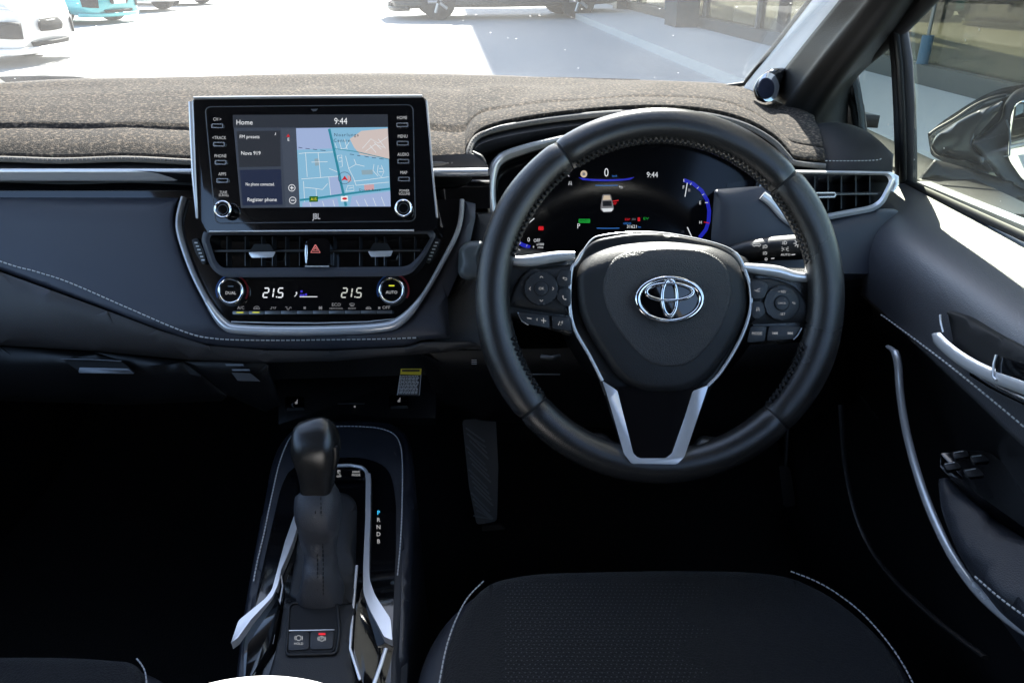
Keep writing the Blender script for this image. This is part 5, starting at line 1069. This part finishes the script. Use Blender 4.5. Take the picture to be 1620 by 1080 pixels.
# ================================================================ WING MIRROR outside the driver window
MI = plane((.93, .99, .98), (-.42, -.86, .10)); MM = Mp(MI)
wm = thing('wing_mirror', 'grey and black wing mirror outside the driver window', 'wing mirror', (.90, 1.0, .95))
mp1 = mat('mirror shell paint', (0.035, 0.036, 0.035), 0.2, coat=.5, bump=None)
def px3(pts, d): return [at(x, y, d) for x, y in pts]
outm = [(1468, 214), (1486, 196), (1512, 178), (1540, 160), (1575, 143), (1612, 135), (1680, 130), (1760, 150), (1780, 240), (1740, 320), (1660, 300), (1600, 292), (1560, 282), (1522, 268), (1478, 249), (1471, 234)]
rows = []
for s, dd in ((1.0, 0), (.985, .02), (.93, .05), (.80, .085), (.55, .115), (.22, .13)):
    cx, cy = 1620, 225
    rows.append([at(cx + (x - cx) * s, cy + (y - cy) * s, 1.10 + dd * 1.0 + (1620 - x) * .0006) for x, y in outm + [outm[0]]])
surf('housing', mp1, wm, rows, 3, 3, 0)
# inner faces toward the cabin
shell('inner_face', mp1, wm, rp([(1471, 232, 6), (1480, 214, 10), (1530, 182, 20), (1588, 158, 10), (1584, 172, 10), (1536, 226, 10), (1560, 250, 10), (1556, 262), (1480, 246, 6)], 6, 4), Mf(1.095), lambda x, y: -.0006 * (1530 - x), 6, .006, .02, 9)
tube('shell_joint', rubber, wm, pxpath([(1470, 213), (1482, 204), (1510, 188), (1540, 168), (1568, 156), (1590, 151)], Mf(1.082), 5), .0022, .003)
shell('base_arm', plastic, wm, rp([(1478, 252, 4), (1530, 266, 8), (1600, 286), (1640, 300), (1640, 330), (1600, 318), (1540, 300), (1462, 284), (1447, 290), (1462, 272)], 4), Mf(1.075), None, 6, .006, .03, 10)
shell('trim_bezel', plastic, wm, rp([(1640, 134, 10), (1606, 142, 10), (1588, 164, 10), (1584, 190, 12), (1534, 228, 10), (1560, 256, 10), (1584, 288, 12), (1618, 306, 10), (1720, 330), (1760, 240), (1720, 140)], 8, 4), Mf(1.078), None, 8, .010, .03, 10)
plate('mirror_glass', mat('mirror silver', (0.75, 0.78, 0.74), 0.02, 1.0), wm, rp([(1600, 178, 14), (1612, 160, 12), (1690, 152, 20), (1750, 180, 20), (1748, 260, 20), (1700, 305, 20), (1622, 290, 16), (1594, 250, 12)], 10, 5), Mp(plane(at(1640, 230, 1.055), (-.28, -.95, .06))), .004, 0, .001)
tube('glass_edge', greym, wm, [Mf(1.058)(x, y, 0) for x, y in ((1592, 190), (1597, 205), (1598, 225), (1597, 246), (1588, 248))], .0012)
# ================================================================ OUTSIDE
ROT = rad(4.5)
def out3(u, v, z=0.0): return Vector((u * math.cos(ROT) - v * math.sin(ROT), u * math.sin(ROT) + v * math.cos(ROT), z))
def quad(name, m, pts, z, kind='structure', parent=None, th=0.0):
    P = [out3(u, v, z) for u, v in pts]; V = P + ([p - Vector((0, 0, th)) for p in P] if th else []); n = len(P)
    F = [tuple(range(n))] + ([tuple(reversed(range(n, 2 * n)))] + [(i, n + i, n + (i + 1) % n, (i + 1) % n) for i in range(n)] if th else [])
    o = link(name, V, F, m, parent, None)
    if kind: o['kind'] = kind
    return o
conc = mat('concrete', (0.43, 0.42, 0.40), 0.85, var=.10, bump=('noise', 30, .3, .01))
pave = mat('paving', (0.52, 0.51, 0.48), 0.8, var=.06, bump=('noise', 20, .2, .006))
road = quad('ground', conc, [(-150, -120), (150, -120), (150, 250), (-150, 250)], 0)
quad('pavement', pave, [(3.22, -10), (4.95, -10), (4.95, 40), (3.22, 40)], .12, 'structure', None, .12)
# showroom pavilion on the right
sh = local(thing('showroom', 'glass fronted showroom with a dark plinth and columns on the right', 'building', (0, 0, 0)))
tile = mat('showroom floor tile', (0.34, 0.32, 0.25), 0.35, var=.08); plm = mat('dark plinth', (0.045, 0.05, 0.05), .5); colm = mat('dark column', (0.040, 0.048, 0.05), .5); roofm = mat('canopy panel', (0.5, 0.5, 0.48), .7)
quad('floor', tile, [(5.06, -6), (11.5, -6), (11.5, 34), (5.06, 34)], .14, None, sh, .1)
quad('plinth', plm, [(4.80, -6), (5.04, -6), (5.04, 34), (4.80, 34)], .30, None, sh, .30)
quad('canopy_roof', roofm, [(2.95, -6), (9.2, -6), (9.2, 36), (2.95, 36)], 10.4, None, sh, .4)
sgl = glass('showroom glass', (0.32, 0.32, 0.28), dust=.0, specks=0, f0=.04)
def obox(name, m, par, u0, u1, v0, v1, z0, z1):
    V, F = [], []
    for u in (u0, u1):
        for v in (v0, v1):
            for z in (z0, z1): V.append(out3(u, v, z))
    for f in ((0, 1, 3, 2), (4, 6, 7, 5), (0, 4, 5, 1), (2, 3, 7, 6), (0, 2, 6, 4), (1, 5, 7, 3)): F.append(f)
    return link(name, V, F, m, par, None)
vv = [4.8, 9.5, 12.3, 15.0, 17.7, 20.4, 23.1, 25.8, 28.5, 31.2]
for a, b in zip(vv, vv[1:]): obox('glass_pane', sgl, sh, 4.91, 4.93, a + .05, b - .05, .30, 10.0)
for v in vv: obox('mullion', greym, sh, 4.86, 4.98, v - .035, v + .035, .30, 10.0)
obox('rail', greym, sh, 4.85, 4.99, 4.8, 31.2, 9.9, 10.02)
for v, wd in ((15.4, .40), (21.4, .25), (28, .22)): obox('column', colm, sh, 4.78 - wd, 4.795, v - wd, v + wd, .12, 10.0)
for v in (9, 19, 29): obox('column', colm, sh, 8.7, 9.0, v - .15, v + .15, .14, 10.0)
pc = lambda px, py, X, Y: None
# posts with white caps inside the glass
def gpt(px, py, z=0.0):
    r = ray(px, py); t = (z - CAM.z) / r.z; return CAM + r * t
for px, py, hh in ((1236, 58, .85), (1058, 28, .8)):
    b = gpt(px, py, .14); t_ = thing('bollard', ('teal bollard with a white cap beyond the right end of the windscreen' if px > 1100 else 'slim dark bollard between the showroom columns'), 'bollard', tuple(b))
    V, F = tube_data([b, b + Vector((0, 0, hh))], .10, .10, (0, -1, 0), 14); link('post', V, F, mat('bollard teal', (0.03, 0.07, 0.09), .5), t_, 40)
    V, F = tube_data([b + Vector((0, 0, hh - .08)), b + Vector((0, 0, hh)), b + Vector((0, 0, hh + .14)), b + Vector((0, 0, hh + .2))], [.24, .25, .14, .04], [.24, .25, .14, .04], (0, -1, 0), 14); link('cap', V, F, mat('white cap', (.8, .8, .8), .5), t_, 40)
b = gpt(1453, 128, .14); t_ = thing('bollard', 'blue based slim post standing behind the side window divider', 'bollard', tuple(b))
V, F = tube_data([b, b + Vector((.0, .0, .42))], .055, .055, (0, -1, 0), 12); link('post', V, F, mat('blue post', (0.05, 0.11, 0.17), .5), t_, 40)
V, F = tube_data([b + Vector((0, 0, .42)), b + Vector((0, 0, 3.2))], .018, .018, (0, -1, 0), 10); link('pole', V, F, greym, t_, 40)

# parked cars -------------------------------------------------
tyre = mat('tyre rubber', (0.018, 0.018, 0.018), .8); rimm = mat('alloy rim', (0.35, 0.35, 0.36), .35, .8); cglass = mat('car window glass', (0.02, 0.025, 0.03), .05, spec=.8); lampm = mat('lamp lens', (0.55, 0.57, 0.6), .1, coat=.5); plm2 = mat('number plate white', (0.8, 0.8, 0.8), .5)
def make_car(label, paint, loc, ang, suv=False, scl=1.0, plate_=True, group='cars parked outside the windscreen'):
    c = local(thing('parked_car', label, 'car', tuple(loc), group, ang)); c.scale = (scl, scl, scl)
    H = 1.66 if suv else 1.47; L = 4.35; hw = .90
    st = [(-2.20, .03, .6, .52, .56), (-2.17, .55, .62, .34, .74), (-2.12, .80, .56, .30, .90), (-1.9, .87, .90, .26, .98), (-1.3, .90, .97, .24, 1.0), (0, .90, .96, .22, .98), (.9, .90, .94, .22, .98), (1.5, .89, .88, .22, .95), (1.9, .85, .80, .20, .86), (2.10, .74, .66, .20, .78), (2.18, .55, .54, .26, .66), (2.225, .03, .5, .44, .48)]
    rows = []
    for x, wd, _, zb, zt in st:
        if suv: zb += .06; zt += .14
        if suv and wd < .1: zb += .05
        rows.append([(x, -wd * .92, zb), (x, -wd, zb + min(.12, (zt - zb) * .3)), (x, -wd * 1.0, (zb + zt) / 2), (x, -wd * .97, zt - min(.10, (zt - zb) * .3)), (x, -wd * .80, zt), (x, 0, zt + .035), (x, wd * .80, zt), (x, wd * .97, zt - min(.10, (zt - zb) * .3)), (x, wd, (zb + zt) / 2), (x, wd, zb + min(.12, (zt - zb) * .3)), (x, wd * .92, zb), (x, 0, zb - .02), (x, -wd * .92, zb)])
    b = surf('body', paint, c, rows, 4, 4, 0, smooth=60)
    zt = 1.10 if suv else .96
    g = [(-2.0, .60, zt), (-1.75, .70, zt + .20), (-1.2, .68, H - .10), (-.5, .66, H), (.3, .64, H - .02), (.75, .66, H - .16), (1.25, .74, zt + .06), (1.42, .76, zt - .02)]
    rows = [[(x, -.84 + (.0), zt - .06), (x, -.80 + .05 * (z - zt), min(z, zt + .02)), (x, -wd, z - .03), (x, -wd * .75, z + .02), (x, 0, z + .04), (x, wd * .75, z + .02), (x, wd, z - .03), (x, .80 - .05 * (z - zt), min(z, zt + .02)), (x, .84, zt - .06)] for x, wd, z in g]
    surf('window', cglass, c, rows, 4, 4, 0)
    surf('roof', paint, c, [[(x, -.60, H - .01 - dz), (x, 0, H + .075 - dz), (x, .60, H - .01 - dz)] for x, dz in ((-1.3, .09), (-.6, .02), (.2, .02), (.62, .10))], 5, 4, .02)
    for x in (-1.32, 1.36):
        for s in (-1, 1):
            r = .345 if suv else .32; ctr = Vector((x, s * .80, r))
            V, F = tube_data([ctr + Vector((0, s * k, 0)) for k in (-.12, -.10, .10, .125)], [r - .03, r, r, r - .04], [r - .03, r, r, r - .04], (0, 0, 1), 28)
            wq = link('wheel', V, F, tyre, c, 40)
            V, F = tube_data([ctr + Vector((0, s * k, 0)) for k in (.0, .128, .133)], [.215, .215, .20], [.215, .215, .20], (0, 0, 1), 24); link('rim', V, F, darkm, wq, 40)
            V, F = [], []
            for k in range(5):
                a = k * 1.2566; V2 = [ctr + Vector((.03 * math.cos(a), s * .137, .03 * math.sin(a))), ctr + Vector((.2 * math.cos(a), s * .137, .2 * math.sin(a)))]
                V, F = tube_data(V2, .030, .010, (0, s, 0), 6, False, V, F)
            link('spokes', V, F, rimm, wq, 40, None, 'stuff')
    e = .14 if suv else 0
    for s in (-1, 1):
        surf('headlight', lampm, c, [[(1.78, s * .875, .76 + e), (1.98, s * .80, .755 + e), (2.125, s * .62, .71 + e)], [(1.86, s * .875, .68 + e), (2.06, s * .80, .665 + e), (2.165, s * .60, .645 + e)]], 4, 3, .02)
        surf('fog_recess', darkm, c, [[(1.98, s * .83, .54 + e), (2.13, s * .74, .54 + e), (2.20, s * .58, .52 + e)], [(2.0, s * .83, .36 + e), (2.13, s * .74, .34 + e), (2.20, s * .60, .33 + e)]], 4, 3, .015)
    surf('grille', darkm, c, [[(2.225, -.20, .54 + e), (2.235, 0, .55 + e), (2.225, .20, .54 + e)], [(2.235, -.27, .47 + e), (2.25, 0, .465 + e), (2.235, .27, .47 + e)], [(2.23, -.24, .40 + e), (2.245, 0, .395 + e), (2.23, .24, .40 + e)]], 5, 4, .02)
    surf('lower_intake', darkm, c, [[(2.19, -.44, .285 + e), (2.245, 0, .28 + e), (2.19, .44, .285 + e)], [(2.18, -.40, .225 + e), (2.235, 0, .22 + e), (2.18, .40, .225 + e)]], 5, 3, .02)
    for z_ in (.42, .47, .52): tube('grille_bar', rimm, c, [(2.24, -.24, z_ + e), (2.262, 0, z_ + e), (2.24, .24, z_ + e)], .006, .006, (1, 0, 0), 6)
    if plate_: box('number_plate', plm2, c, (2.26, 0, .46 + e), (.02, .37, .13))
    surf('bumper_lip', paint, c, [[(1.9, -.86, .24 + e), (2.15, -.66, .23 + e), (2.26, 0, .23 + e), (2.15, .66, .23 + e), (1.9, .86, .24 + e)], [(1.88, -.86, .17 + e), (2.12, -.66, .16 + e), (2.23, 0, .16 + e), (2.12, .66, .16 + e), (1.88, .86, .17 + e)]], 4, 3, .03)
    for s in (-1, 1): box('mirror', paint, c, (.85, s * .99, 1.0 + e), (.10, .18, .12), .03)
    return c
white = mat('white car paint', (0.78, 0.78, 0.78), .25, coat=.7); teal = mat('teal car paint', (0.05, 0.42, 0.46), .3, .2, coat=.7); blackp = mat('black car paint', (0.010, 0.011, 0.012), .45, coat=.1); silv = mat('silver car paint', (0.5, 0.51, 0.52), .3, .5, coat=.6)
a0 = rad(-14)
def carat(px, py, ang, dist_front=2.2):
    g = gpt(px, py, 0); return g - Vector((math.cos(ang), math.sin(ang), 0)) * dist_front
make_car('white parked car nearest on the left with its shadow towards the dashboard', white, carat(66, 98, a0 + .22, 2.0), a0 + .22, False, 1.0, False)
make_car('teal parked car with a white number plate between white cars on the left', teal, carat(180, 37, a0, 2.0), a0)
make_car('white parked car just beyond the teal one', white, carat(262, 18, a0, 2.0), a0, True)
make_car('silver parked car farthest in the left row', silv, carat(325, 8, a0, 2.0), a0)
make_car('black off-roader standing across the lane beyond the touchscreen', blackp, gpt(795, 31, 0) + Vector((0, 1.0, 0)), rad(190), False, 1.22)
make_car('teal car seen high through the driver side window', teal, gpt(1520, 40, 0) + Vector((.3, .9, 0)), rad(200), True, 1.0, True, 'cars seen through the driver window')
make_car('silver car seen through the driver side window above the wing mirror', silv, gpt(1660, 56, 0) + Vector((.9, .8, 0)), rad(205), False, 1.0, True, 'cars seen through the driver window')
